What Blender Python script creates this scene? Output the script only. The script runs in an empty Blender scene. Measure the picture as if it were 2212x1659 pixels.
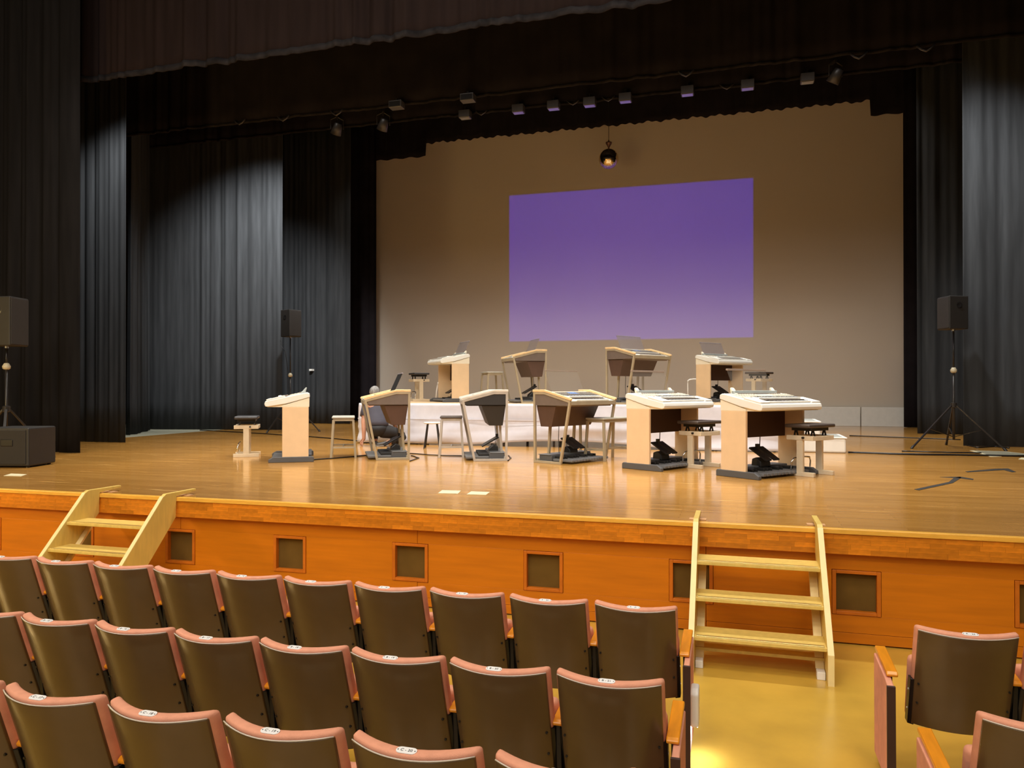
import bpy, math, random
from mathutils import Vector, Matrix
random.seed(7)
PI = math.pi
scene = bpy.context.scene
COL = scene.collection

# ------------------------------------------------------------------ camera
F, CX, CY = 1660.0, 1106.0, 829.5
YAW, PITCH, CAMH = math.radians(16.3), math.atan(8.5 / 1660.0), 2.05
cam_d = bpy.data.cameras.new('camera')
cam_d.sensor_fit = 'HORIZONTAL'
cam_d.sensor_width = 36.0
cam_d.lens = F / 2212.0 * 36.0
cam_d.clip_end = 200
cam = bpy.data.objects.new('camera', cam_d)
cam.location = (0, 0, CAMH)
cam.rotation_euler = (PI / 2 + PITCH, 0, YAW)
COL.objects.link(cam)
scene.camera = cam

_f = Vector((-math.sin(YAW) * math.cos(PITCH), math.cos(YAW) * math.cos(PITCH), math.sin(PITCH)))
_r = Vector((math.cos(YAW), math.sin(YAW), 0))
_u = _r.cross(_f)
def ray(u, v): return _f + _r * ((u - CX) / F) + _u * ((CY - v) / F)
def atZ(u, v, z):
    d = ray(u, v); return Vector((0, 0, CAMH)) + d * ((z - CAMH) / d.z)
def atY(u, v, y):
    d = ray(u, v); return Vector((0, 0, CAMH)) + d * (y / d.y)

# ------------------------------------------------------------------ world, exposure
w = bpy.data.worlds.new('world'); scene.world = w; w.use_nodes = True
w.node_tree.nodes['Background'].inputs[0].default_value = (1.0, 0.86, 0.68, 1)
w.node_tree.nodes['Background'].inputs[1].default_value = 0.05
scene.view_settings.view_transform = 'Standard'
scene.view_settings.look = 'None'
scene.view_settings.exposure = 0.0
scene.view_settings.gamma = 1.0
scene.view_settings.use_curve_mapping = False

# ------------------------------------------------------------------ lights
def area(name, loc, sx, sy, watts, col, rot=(0, 0, 0), spread=180):
    l = bpy.data.lights.new(name, 'AREA'); l.shape = 'RECTANGLE'; l.size = sx; l.size_y = sy
    l.energy = watts; l.color = col; l.spread = math.radians(spread)
    o = bpy.data.objects.new(name, l); o.location = loc; o.rotation_euler = rot; COL.objects.link(o); return o
WARM = (1.0, 0.83, 0.60)
COOL = (0.96, 0.98, 1.0)
NEUT = (1.0, 0.955, 0.89)
def spot(name, loc, target, watts, col, angle, blend=0.6, size=0.15):
    l = bpy.data.lights.new(name, 'SPOT'); l.energy = watts; l.color = col
    l.spot_size = math.radians(angle); l.spot_blend = blend; l.shadow_soft_size = size
    o = bpy.data.objects.new(name, l); o.location = loc
    o.rotation_euler = (Vector(target) - Vector(loc)).to_track_quat('-Z', 'Y').to_euler(); COL.objects.link(o); return o
# assumed hall ceiling downlights, out of view
for x in (-6.0, -2.0, 2.0):
    for y in (-1.5, 2.8):
        area('assumed_ceiling_light', (x, y, 8.5), 1.2, 1.2, 85, WARM)
# unseen warm lamp assumed on the left, lighting the left of the seat backs
l_ = bpy.data.lights.new('assumed_side_lamp', 'POINT'); l_.energy = 650; l_.color = (1.0, 0.70, 0.28); l_.shadow_soft_size = 0.25
o_ = bpy.data.objects.new('assumed_side_lamp', l_); o_.location = (-11.5, 3.2, 2.6); COL.objects.link(o_)
# assumed, unseen front-of-house ceiling spots aimed at the stage
for y, z, e_ in ((-13.0, 8.6, 70), (-9.5, 8.9, 85), (-6.0, 9.2, 110), (-3.0, 9.5, 150), (0.0, 9.6, 180), (3.0, 9.4, 180)):
    area('assumed_front_spot', (-2.5, y, z), 11, 1.2, e_, NEUT, rot=(math.radians(60), 0, math.radians(3)), spread=120)
# assumed border lights above the stage (hidden behind the borders)
area('assumed_border_light', (-3.7, 9.3, 8.8), 14, 0.35, 345, NEUT, spread=90)
area('assumed_border_light', (-3.7, 12.1, 9.2), 15, 0.35, 345, NEUT, spread=74)
area('assumed_border_light', (-3.7, 15.4, 9.6), 15, 0.35, 360, NEUT, spread=95)
area('assumed_border_light', (-3.7, 20.2, 10.2), 15, 0.35, 360, NEUT, spread=78)
# assumed, unseen cool work lights that brighten the side curtains
spot('assumed_work_light', (-9.2, 14.9, 8.5), (-12.0, 17.8, 5.6), 4200, COOL, 62, 1.0)
spot('assumed_work_light', (-10.6, 11.5, 8.25), (-12.3, 12.8, 5.6), 1150, COOL, 62, 1.0)
spot('assumed_work_light', (2.0, 14.1, 8.9), (5.1, 16.6, 5.0), 2300, COOL, 60, 1.0)

# projector throwing a plain violet frame on the backcloth
PJ = Vector((-3.4, -8.0, 4.5))
def projector():
    l = bpy.data.lights.new('projector', 'SPOT'); l.energy = 23000; l.color = (1, 1, 1)
    l.spot_size = math.radians(40); l.spot_blend = 0; l.shadow_soft_size = 0.02
    o = bpy.data.objects.new('projector', l); o.location = PJ
    o.rotation_euler = (PI / 2, 0, 0)                     # looks along +Y, lens shifted like a real projector
    COL.objects.link(o)
    l.use_nodes = True; nt = l.node_tree; N = nt.nodes; L = nt.links
    em = [n for n in N if n.type == 'EMISSION'][0]
    tc = N.new('ShaderNodeTexCoord'); sp = N.new('ShaderNodeSeparateXYZ'); L.new(tc.outputs['Normal'], sp.inputs[0])
    def m(op, a, b=None):
        n = N.new('ShaderNodeMath'); n.operation = op
        for i, x in enumerate((a, b)):
            if x is None: continue
            if isinstance(x, (int, float)): n.inputs[i].default_value = x
            else: L.new(x, n.inputs[i])
        return n.outputs[0]
    D = 24.5 - PJ.y
    zz = m('ABSOLUTE', sp.outputs[2])
    x = m('DIVIDE', sp.outputs[0], zz); y = m('DIVIDE', sp.outputs[1], zz)
    x0, x1 = (-7.27 - PJ.x) / D, (0.50 - PJ.x) / D
    z0, z1 = (3.58 - PJ.z) / D, (8.46 - PJ.z) / D
    def edge(val, lo, hi):
        s = 0.0008
        a = m('MULTIPLY', m('SUBTRACT', val, lo), 1 / s); b = m('MULTIPLY', m('SUBTRACT', hi, val), 1 / s)
        n = N.new('ShaderNodeClamp'); L.new(m('MINIMUM', a, b), n.inputs[0]); return n.outputs[0]
    mask = m('MULTIPLY', edge(x, x0, x1), edge(y, z0, z1))
    em.inputs[0].default_value = (0.035, 0.022, 1.0, 1)
    L.new(mask, em.inputs[1])
projector()

# ------------------------------------------------------------------ materials
MATS = {}
def mat(name, col, rough=0.5, metal=0.0, var=0.08, vscale=8.0, bump=0.0, bscale=200.0, spec=0.5, sheen=0.0, coat=0.0, objvar=0.0, stretch=None):
    if name in MATS: return MATS[name]
    m = bpy.data.materials.new(name); m.use_nodes = True; nt = m.node_tree; N = nt.nodes; L = nt.links
    b = N['Principled BSDF']
    b.inputs['Roughness'].default_value = rough; b.inputs['Metallic'].default_value = metal
    b.inputs['Specular IOR Level'].default_value = spec
    b.inputs['Sheen Weight'].default_value = sheen
    b.inputs['Coat Weight'].default_value = coat; b.inputs['Coat Roughness'].default_value = 0.28
    tc = N.new('ShaderNodeTexCoord'); vec = tc.outputs['Object']
    if stretch:
        mp = N.new('ShaderNodeMapping'); mp.inputs['Scale'].default_value = stretch; L.new(vec, mp.inputs[0]); vec = mp.outputs[0]
    nz = N.new('ShaderNodeTexNoise'); nz.inputs['Scale'].default_value = vscale; nz.inputs['Detail'].default_value = 5
    L.new(vec, nz.inputs['Vector'])
    mr = N.new('ShaderNodeMapRange'); mr.inputs[1].default_value = 0.3; mr.inputs[2].default_value = 0.7
    mr.inputs[3].default_value = 1 - var; mr.inputs[4].default_value = 1 + var; L.new(nz.outputs[0], mr.inputs[0])
    hs = N.new('ShaderNodeHueSaturation'); hs.inputs['Color'].default_value = (*col, 1)
    val = mr.outputs[0]
    if objvar:
        oi = N.new('ShaderNodeObjectInfo'); m2 = N.new('ShaderNodeMapRange'); m2.inputs[3].default_value = 1 - objvar; m2.inputs[4].default_value = 1 + objvar
        L.new(oi.outputs['Random'], m2.inputs[0]); mu = N.new('ShaderNodeMath'); mu.operation = 'MULTIPLY'
        L.new(val, mu.inputs[0]); L.new(m2.outputs[0], mu.inputs[1]); val = mu.outputs[0]
    L.new(val, hs.inputs['Value']); L.new(hs.outputs[0], b.inputs['Base Color'])
    if bump:
        n2 = N.new('ShaderNodeTexNoise'); n2.inputs['Scale'].default_value = bscale; n2.inputs['Detail'].default_value = 3; L.new(vec, n2.inputs['Vector'])
        bp = N.new('ShaderNodeBump'); bp.inputs['Strength'].default_value = bump; bp.inputs['Distance'].default_value = 0.01
        L.new(n2.outputs[0], bp.inputs['Height']); L.new(bp.outputs[0], b.inputs['Normal'])
    MATS[name] = m; return m

def stage_floor_mat():
    m = bpy.data.materials.new('stage_boards'); m.use_nodes = True; nt = m.node_tree; N = nt.nodes; L = nt.links
    b = N['Principled BSDF']; tc = N.new('ShaderNodeTexCoord')
    br = N.new('ShaderNodeTexBrick'); br.inputs['Scale'].default_value = 1.0
    br.inputs['Brick Width'].default_value = 1.3; br.inputs['Row Height'].default_value = 0.075
    br.inputs['Mortar Size'].default_value = 0.0012; br.inputs['Mortar Smooth'].default_value = 0.3
    br.inputs['Color1'].default_value = (0.48, 0.240, 0.055, 1); br.inputs['Color2'].default_value = (0.395, 0.188, 0.039, 1)
    br.inputs['Mortar'].default_value = (0.25, 0.10, 0.02, 1); br.offset = 0.37; br.squash = 1.0
    L.new(tc.outputs['Object'], br.inputs['Vector'])
    mp = N.new('ShaderNodeMapping'); mp.inputs['Scale'].default_value = (0.8, 14, 1); L.new(tc.outputs['Object'], mp.inputs[0])
    st = N.new('ShaderNodeTexNoise'); st.inputs['Scale'].default_value = 1.6; st.inputs['Detail'].default_value = 6; L.new(mp.outputs[0], st.inputs['Vector'])
    # worn pale scratches along the boards
    r1 = N.new('ShaderNodeMapRange'); r1.inputs[1].default_value = 0.66; r1.inputs[2].default_value = 0.74; L.new(st.outputs[0], r1.inputs[0])
    mx = N.new('ShaderNodeMix'); mx.data_type = 'RGBA'; mx.inputs['B'].default_value = (0.78, 0.48, 0.16, 1)
    L.new(r1.outputs[0], mx.inputs['Factor']); L.new(br.outputs[0], mx.inputs['A'])
    big = N.new('ShaderNodeTexNoise'); big.inputs['Scale'].default_value = 0.7; L.new(tc.outputs['Object'], big.inputs['Vector'])
    r2 = N.new('ShaderNodeMapRange'); r2.inputs[1].default_value = 0.3; r2.inputs[2].default_value = 0.7; r2.inputs[3].default_value = 0.88; r2.inputs[4].default_value = 1.1
    L.new(big.outputs[0], r2.inputs[0])
    hs = N.new('ShaderNodeHueSaturation'); L.new(r2.outputs[0], hs.inputs['Value']); L.new(mx.outputs['Result'], hs.inputs['Color'])
    L.new(hs.outputs[0], b.inputs['Base Color'])
    r3 = N.new('ShaderNodeMapRange'); r3.inputs[3].default_value = 0.07; r3.inputs[4].default_value = 0.24; L.new(st.outputs[0], r3.inputs[0])
    L.new(r3.outputs[0], b.inputs['Roughness'])
    bp = N.new('ShaderNodeBump'); bp.inputs['Strength'].default_value = 0.06; bp.inputs['Distance'].default_value = 0.004
    L.new(st.outputs[0], bp.inputs['Height']); L.new(bp.outputs[0], b.inputs['Normal'])
    b.inputs['Specular IOR Level'].default_value = 0.5
    return m

def glass_mat(name, tint, alpha):
    m = bpy.data.materials.new(name); m.use_nodes = True; nt = m.node_tree; N = nt.nodes; L = nt.links
    b = N['Principled BSDF']; b.inputs['Base Color'].default_value = (*tint, 1); b.inputs['Roughness'].default_value = 0.08
    b.inputs['Alpha'].default_value = alpha; return m

M_STAGE = stage_floor_mat()
M_FACE = mat('orange_panel', (0.54, 0.158, 0.003), 0.42, var=0.10, vscale=3, stretch=(0.5, 4, 6), spec=0.3)
M_BLOCK = mat('laminated_wood', (0.58, 0.185, 0.010), 0.35, var=0.16, vscale=9, stretch=(2, 6, 6), objvar=0.17, spec=0.35)
M_NOSE = mat('stage_nosing', (0.80, 0.42, 0.06), 0.30, var=0.1, stretch=(1, 6, 6))
M_FRAME = mat('vent_frame_wood', (0.50, 0.13, 0.008), 0.4, var=0.12, spec=0.3)
M_VENT = mat('vent_cloth', (0.135, 0.075, 0.016), 0.95, var=0.12, vscale=6, bump=0.3, bscale=500, spec=0.1)
M_HALL = mat('linoleum', (0.62, 0.385, 0.055), 0.25, coat=0.7, var=0.12, vscale=2.5, bump=0.02, bscale=60)
M_BLACK = mat('black_plastic', (0.012, 0.011, 0.010), 0.45)
M_BLACKM = mat('black_metal', (0.010, 0.009, 0.009), 0.35, spec=0.4)
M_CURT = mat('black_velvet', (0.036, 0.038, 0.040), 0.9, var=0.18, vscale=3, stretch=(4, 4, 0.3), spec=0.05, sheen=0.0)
M_LEGD = mat('dimmed_black_velvet', (0.011, 0.010, 0.010), 0.92, var=0.18, vscale=3, stretch=(4, 4, 0.3), spec=0.04)  # same velvet as the other legs, darkened to stand in for weaker light
M_VAL = mat('warm_tinted_velvet', (0.019, 0.012, 0.0105), 0.92, var=0.15, vscale=2, stretch=(4, 4, 0.4), spec=0.04)  # reddish cast of the warm hall bounce is put into the cloth colour
M_HEM = mat('dusty_hem', (0.022, 0.019, 0.019), 0.95, var=0.4, vscale=6, spec=0.04)
M_BORDER = mat('black_border_cloth', (0.018, 0.015, 0.017), 0.95, var=0.2, vscale=2, spec=0.03)
M_CYC = mat('backcloth', (0.60, 0.52, 0.43), 0.9, var=0.02, vscale=0.4, spec=0.05)
M_WHITEP = mat('white_board', (0.78, 0.76, 0.70), 0.6, var=0.03)
M_CLOTH = mat('white_sheet', (0.62, 0.61, 0.66), 0.9, var=0.04, spec=0.1)
M_DECK = mat('riser_deck_wood', (0.62, 0.43, 0.24), 0.5, var=0.1, stretch=(1, 8, 8))
M_DARK = mat('dark_paint', (0.010, 0.009, 0.009), 0.9)
M_LINO = mat('grey_green_lino', (0.34, 0.33, 0.24), 0.6)
M_SHELL = mat('brown_seat_shell', (0.112, 0.066, 0.027), 0.26, var=0.12, vscale=3, spec=0.5)
M_PINK = mat('pink_upholstery', (0.78, 0.36, 0.24), 0.9, var=0.06, vscale=20, bump=0.25, bscale=420, spec=0.15)
M_PIPE = mat('grey_piping', (0.62, 0.56, 0.50), 0.5)
M_ARM = mat('orange_varnished_wood', (0.82, 0.30, 0.012), 0.25, var=0.1, vscale=6, stretch=(6, 1, 6), coat=0.3)
M_PLATE = mat('white_plate', (0.88, 0.88, 0.90), 0.35, var=0.01)
M_INK = mat('ink', (0.02, 0.02, 0.025), 0.6)
M_CHROME = mat('chrome', (0.7, 0.7, 0.7), 0.2, metal=1.0)
M_LADDER = mat('pale_ladder_wood', (0.70, 0.50, 0.13), 0.45, var=0.08, vscale=5, stretch=(5, 5, 1), spec=0.35)
M_LADW = mat('ladder_edge_wood', (0.85, 0.68, 0.32), 0.45, var=0.05)
M_BRASS = mat('brass_nosing', (0.62, 0.47, 0.17), 0.3, metal=0.6)
M_TAN = mat('tan_melamine', (0.74, 0.53, 0.32), 0.5, var=0.03)
M_CREAM = mat('cream_plastic', (0.82, 0.74, 0.58), 0.45, var=0.02)
M_WSHELL = mat('white_console', (0.80, 0.79, 0.73), 0.4, var=0.02)
M_DBROWN = mat('dark_brown_panel', (0.045, 0.016, 0.009), 0.55, var=0.08)
M_DGREY = mat('dark_grey_base', (0.085, 0.085, 0.088), 0.5, var=0.05)
M_PED = mat('grey_pedal', (0.15, 0.15, 0.15), 0.45)
M_KEYW = mat('ivory_keys', (0.85, 0.82, 0.75), 0.3)
M_KEYG = mat('key_shadow_strip', (0.20, 0.15, 0.12), 0.5)  # dark tone stands in for the shadow lines along the manuals
M_STAND = glass_mat('smoked_acrylic', (0.30, 0.25, 0.24), 0.50)
M_STANDC = glass_mat('clear_acrylic', (0.30, 0.26, 0.22), 0.10)
M_RIM = mat('acrylic_rim', (0.40, 0.36, 0.40), 0.3)
M_RIMB = mat('brown_rim', (0.30, 0.22, 0.17), 0.4)
M_HINGE = mat('grey_green_hinge', (0.40, 0.43, 0.42), 0.4)
M_FRG = mat('champagne_frame', (0.40, 0.33, 0.22), 0.40, metal=0.15)
M_FRS = mat('silver_frame', (0.46, 0.41, 0.35), 0.38, metal=0.15)
M_CAPW = mat('light_wood_cap', (0.76, 0.53, 0.27), 0.45, var=0.12, stretch=(8, 2, 8))
M_CAPS = mat('pale_grey_cap', (0.62, 0.58, 0.50), 0.4)
M_BODY = mat('brown_grey_body', (0.14, 0.105, 0.085), 0.55)
M_BODYD = mat('charcoal_body', (0.020, 0.017, 0.015), 0.55)
M_SPKBOX = mat('maroon_brown_box', (0.085, 0.045, 0.032), 0.6)
M_PANEL = mat('control_panel', (0.66, 0.62, 0.50), 0.4, var=0.03)
M_BTN = mat('grey_buttons', (0.18, 0.16, 0.14), 0.4)
M_LCD = mat('blue_display', (0.10, 0.20, 0.42), 0.15)
M_SEATG = mat('grey_seat_top', (0.42, 0.40, 0.34), 0.4)
M_SEATB = mat('dark_seat_pad', (0.055, 0.040, 0.032), 0.5, bump=0.1)
M_SEATBL = mat('black_seat_pad', (0.035, 0.034, 0.036), 0.38)
M_BEIGE = mat('beige_bench_metal', (0.64, 0.53, 0.37), 0.42)
M_WTUBE = mat('white_tube', (0.80, 0.78, 0.74), 0.4)
M_SPK = mat('black_speaker_cabinet', (0.016, 0.014, 0.012), 0.55, bump=0.15, bscale=300)
M_GRILLE = mat('speaker_grille', (0.018, 0.015, 0.012), 0.7, bump=0.4, bscale=600)
M_POLE = mat('dark_pole', (0.030, 0.026, 0.023), 0.35, metal=0.3)
M_COLLAR = mat('pale_collar', (0.50, 0.44, 0.30), 0.4)
M_TAPE = mat('black_tape', (0.020, 0.016, 0.012), 0.6)
M_PAPER = mat('pale_paper', (0.62, 0.57, 0.38), 0.7)
M_MAT = mat('grey_mat', (0.22, 0.21, 0.15), 0.7)
M_SKIN = mat('skin', (0.50, 0.25, 0.16), 0.55, var=0.05)
M_HAIR = mat('grey_hair', (0.22, 0.21, 0.20), 0.7, var=0.45, vscale=40, stretch=(1, 1, 0.3))
M_SHIRT = mat('slate_shirt', (0.055, 0.052, 0.070), 0.85, var=0.1)
M_TROUSER = mat('black_trousers', (0.012, 0.010, 0.010), 0.8, var=0.1)
M_SHOE = mat('grey_shoe', (0.10, 0.095, 0.09), 0.6)
M_SOLE = mat('pale_sole', (0.34, 0.31, 0.27), 0.6)
M_MIRROR = mat('mirror_tile', (0.90, 0.74, 0.50), 0.12, metal=1.0, objvar=0.2)
M_BRASSD = mat('dark_brass', (0.16, 0.08, 0.05), 0.4, metal=0.6)
M_FIXT = mat('fixture_grey', (0.055, 0.05, 0.048), 0.4, metal=0.3)

# ------------------------------------------------------------------ mesh helpers
class MB:
    def __init__(s): s.v = []; s.f = []
    def box(s, x0, x1, y0, y1, z0, z1, M=None):
        n = len(s.v)
        P = [(x0, y0, z0), (x1, y0, z0), (x1, y1, z0), (x0, y1, z0), (x0, y0, z1), (x1, y0, z1), (x1, y1, z1), (x0, y1, z1)]
        if M is not None: P = [tuple(M @ Vector(p)) for p in P]
        s.v += P
        s.f += [tuple(n + i for i in q) for q in ((3, 2, 1, 0), (4, 5, 6, 7), (0, 1, 5, 4), (1, 2, 6, 5), (2, 3, 7, 6), (3, 0, 4, 7))]
        return s
    def prismx(s, prof, x0, x1):
        """extrude a (y,z) outline along x"""
        n = len(s.v); k = len(prof)
        a = sum(prof[i][0] * prof[(i + 1) % k][1] - prof[(i + 1) % k][0] * prof[i][1] for i in range(k))
        if a < 0: prof = prof[::-1]
        s.v += [(x0, y, z) for y, z in prof] + [(x1, y, z) for y, z in prof]
        s.f.append(tuple(n + i for i in range(k))[::-1]); s.f.append(tuple(n + k + i for i in range(k)))
        for i in range(k):
            j = (i + 1) % k; s.f.append((n + i, n + j, n + k + j, n + k + i))
        return s
    def prismz(s, prof, z0, z1):
        n = len(s.v); k = len(prof)
        a = sum(prof[i][0] * prof[(i + 1) % k][1] - prof[(i + 1) % k][0] * prof[i][1] for i in range(k))
        if a < 0: prof = prof[::-1]
        s.v += [(x, y, z0) for x, y in prof] + [(x, y, z1) for x, y in prof]
        s.f.append(tuple(n + i for i in range(k))[::-1]); s.f.append(tuple(n + k + i for i in range(k)))
        for i in range(k):
            j = (i + 1) % k; s.f.append((n + i, n + j, n + k + j, n + k + i))
        return s
    def bar(s, p, q, w, h, up=(0, 0, 1)):
        """rectangular bar from p to q; w across, h along 'up'"""
        p = Vector(p); q = Vector(q); d = (q - p).normalized(); up = Vector(up)
        if abs(d.dot(up)) > 0.98: up = Vector((0, 1, 0))
        a = d.cross(up).normalized(); b = a.cross(d).normalized()
        n = len(s.v)
        for c in (p, q):
            for sx, sz in ((-1, -1), (1, -1), (1, 1), (-1, 1)): s.v.append(tuple(c + a * (sx * w / 2) + b * (sz * h / 2)))
        s.f += [tuple(n + i for i in t) for t in ((0, 1, 2, 3), (7, 6, 5, 4), (0, 4, 5, 1), (1, 5, 6, 2), (2, 6, 7, 3), (3, 7, 4, 0))]
        return s
    def tube(s, pts, r, n=8):
        pts = [Vector(p) for p in pts]; base = len(s.v); m = len(pts)
        rr = r if isinstance(r, (list, tuple)) else [r] * m
        ref = Vector((0, 0, 1))
        for i, p in enumerate(pts):
            d = (pts[min(i + 1, m - 1)] - pts[max(i - 1, 0)]).normalized()
            up = ref if abs(d.dot(ref)) < 0.95 else Vector((0, 1, 0))
            a = d.cross(up).normalized(); b = a.cross(d).normalized()
            for k in range(n):
                t = 2 * PI * k / n; s.v.append(tuple(p + (a * math.cos(t) + b * math.sin(t)) * rr[i]))
        for i in range(m - 1):
            for k in range(n):
                j = (k + 1) % n; s.f.append((base + i * n + k, base + i * n + j, base + (i + 1) * n + j, base + (i + 1) * n + k))
        s.f.append(tuple(base + k for k in range(n))[::-1]); s.f.append(tuple(base + (m - 1) * n + k for k in range(n)))
        return s
    def lathe(s, prof, c=(0, 0, 0), n=20):
        base = len(s.v); m = len(prof)
        for r, z in prof:
            for k in range(n):
                t = 2 * PI * k / n; s.v.append((c[0] + r * math.cos(t), c[1] + r * math.sin(t), c[2] + z))
        for i in range(m - 1):
            for k in range(n):
                j = (k + 1) % n; s.f.append((base + i * n + k, base + i * n + j, base + (i + 1) * n + j, base + (i + 1) * n + k))
        s.f.append(tuple(base + k for k in range(n))[::-1]); s.f.append(tuple(base + (m - 1) * n + k for k in range(n)))
        return s
    def mesh(s, name):
        me = bpy.data.meshes.new(name); me.from_pydata(s.v, [], s.f); me.validate(); me.update(); return me
    def build(s, name, m, parent=None, bevel=0.0, smooth=False, loc=None, seg=2):
        o = bpy.data.objects.new(name, s.mesh(name)); COL.objects.link(o)
        o.data.materials.append(m)
        if smooth:
            for p in o.data.polygons: p.use_smooth = True
        if bevel:
            b = o.modifiers.new('bevel', 'BEVEL'); b.width = bevel; b.segments = seg; b.limit_method = 'ANGLE'; b.angle_limit = math.radians(40)
        if parent: o.parent = parent
        if loc is not None: o.location = loc
        return o
def tag(o, label=None, cat=None, group=None, kind=None):
    if label: o['label'] = label
    if cat: o['category'] = cat
    if group: o['group'] = group
    if kind: o['kind'] = kind
    return o
def empty(name, loc=(0, 0, 0), rz=0.0):
    o = bpy.data.objects.new(name, None); o.empty_display_size = 0.1; o.location = loc; o.rotation_euler = (0, 0, rz); COL.objects.link(o); return o
def copy_tree(o, parent=None):
    c = o.copy(); COL.objects.link(c); c.parent = parent
    for ch in o.children: copy_tree(ch, c)
    return c
def text_mesh(body, size):
    cu = bpy.data.curves.new('text', 'FONT'); cu.body = body; cu.size = size; cu.align_x = 'CENTER'; cu.align_y = 'CENTER'; cu.extrude = 0.0004; cu.resolution_u = 3
    o = bpy.data.objects.new('text', cu); COL.objects.link(o)
    bpy.context.view_layer.update(); dg = bpy.context.evaluated_depsgraph_get()
    me = bpy.data.meshes.new_from_object(o.evaluated_get(dg)); bpy.data.objects.remove(o); bpy.data.curves.remove(cu); return me

S = 0.93          # stage level
R = 1.74          # top of the covered riser
YF = 6.60         # front edge of the stage

# ------------------------------------------------------------------ the setting
def struct(o): o['kind'] = 'structure'; return o
struct(MB().box(-16, 12, -4, YF + 0.10, -0.12, 0.0).build('floor', M_HALL))
struct(MB().box(-13.25, 10, YF + 0.02, 26, S - 0.05, S).build('floor_stage', M_STAGE))
struct(MB().box(-18, -13.25, YF + 0.02, 26, S - 0.05, S - 0.001).build('floor_wing', M_LINO))
struct(MB().box(-18, 10, 26, 26.15, 0, 14).build('wall_back', M_DARK))
struct(MB().box(-18.15, -18, YF, 26.15, 0, 14).build('wall_left', M_DARK))
struct(MB().box(10, 10.15, YF, 26.15, 0, 14).build('wall_right', M_DARK))
struct(MB().box(-18.15, 10.15, YF + 3.0, 26.15, 14, 14.15).build('ceiling', M_DARK))

# stage front: face panels, vents, laminated fascia, nosing
XL, XR = -12.5, 6.5
face = struct(MB().box(XL, XR, YF + 0.13, YF + 0.18, 0, S - 0.05).build('wall_stage_front', M_DARK))
VX = [-6.80 + 1.2855 * k for k in range(-1, 9)]
VZ0, VZ1, VW = 0.235, 0.595, 0.365
vx = [x for x in VX if XL < x < XR]
def face_piece(x0, x1, z0, z1, name='panel'):
    MB().box(x0, x1, YF + 0.06, YF + 0.13, z0, z1).build(name, M_FACE, face, bevel=0.0015)
seams = [-8.13, -5.51, -2.87, -0.23 - 0.02, 2.42, 5.1]
edges = [XL] + seams + [XR]
for a, b in zip(edges[:-1], edges[1:]):
    a += 0.002; b -= 0.002
    inside = sorted([c for c in vx if a - 0.2 < c < b + 0.2])
    # toe board and top strip run the whole panel width; upright pieces stand between the vents
    face_piece(a, b, 0.012, 0.092, 'toe_board')
    face_piece(a, b, 0.095, VZ0)
    face_piece(a, b, VZ1, S - 0.17)
    xs = a
    for c in inside:
        l, r_ = c - VW / 2, c + VW / 2
        if l > xs: face_piece(xs, min(l, b), VZ0 + 0.0, VZ1)
        xs = max(xs, r_)
    if xs < b: face_piece(xs, b, VZ0, VZ1)
for c in vx:
    l, r_ = c - VW / 2 + 0.003, c + VW / 2 - 0.003; t = 0.030
    fr = MB()
    fr.box(l, l + t, YF + 0.052, YF + 0.12, VZ0 + 0.003, VZ1 - 0.003); fr.box(r_ - t, r_, YF + 0.052, YF + 0.12, VZ0 + 0.003, VZ1 - 0.003)
    fr.box(l + t, r_ - t, YF + 0.052, YF + 0.12, VZ0 + 0.003, VZ0 + t); fr.box(l + t, r_ - t, YF + 0.052, YF + 0.12, VZ1 - t, VZ1 - 0.003)
    f = fr.build('vent_frame', M_FRAME, face, bevel=0.003)
    MB().box(l + t, r_ - t, YF + 0.100, YF + 0.11, VZ0 + t, VZ1 - t).build('vent_cloth', M_VENT, f)
fascia = struct(MB().box(XL, XR, YF + 0.012, YF + 0.12, S - 0.20, S - 0.042).build('trim_1', M_FRAME))
rows = 4; bh = 0.158 / rows
block_mesh = {}
for r_i in range(rows):
    x = -9.6 - random.random() * 0.3
    while x < 3.6:
        Lb = random.choice([0.17, 0.21, 0.25, 0.29, 0.34])
        if Lb not in block_mesh:
            me = MB().box(0, Lb - 0.0008, -0.013, 0.003, 0.0003, bh - 0.0003).mesh('wood_block'); me.materials.append(M_BLOCK); block_mesh[Lb] = me
        o = bpy.data.objects.new('wood_block', block_mesh[Lb]); COL.objects.link(o); o.parent = fascia
        o.location = (x, YF + 0.0105 - random.random() * 0.0008, S - 0.20 + r_i * bh); x += Lb
struct(MB().box(XL, XR, YF - 0.014, YF + 0.045, S - 0.040, S + 0.0015).build('trim_2', M_NOSE, bevel=0.006))

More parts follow.
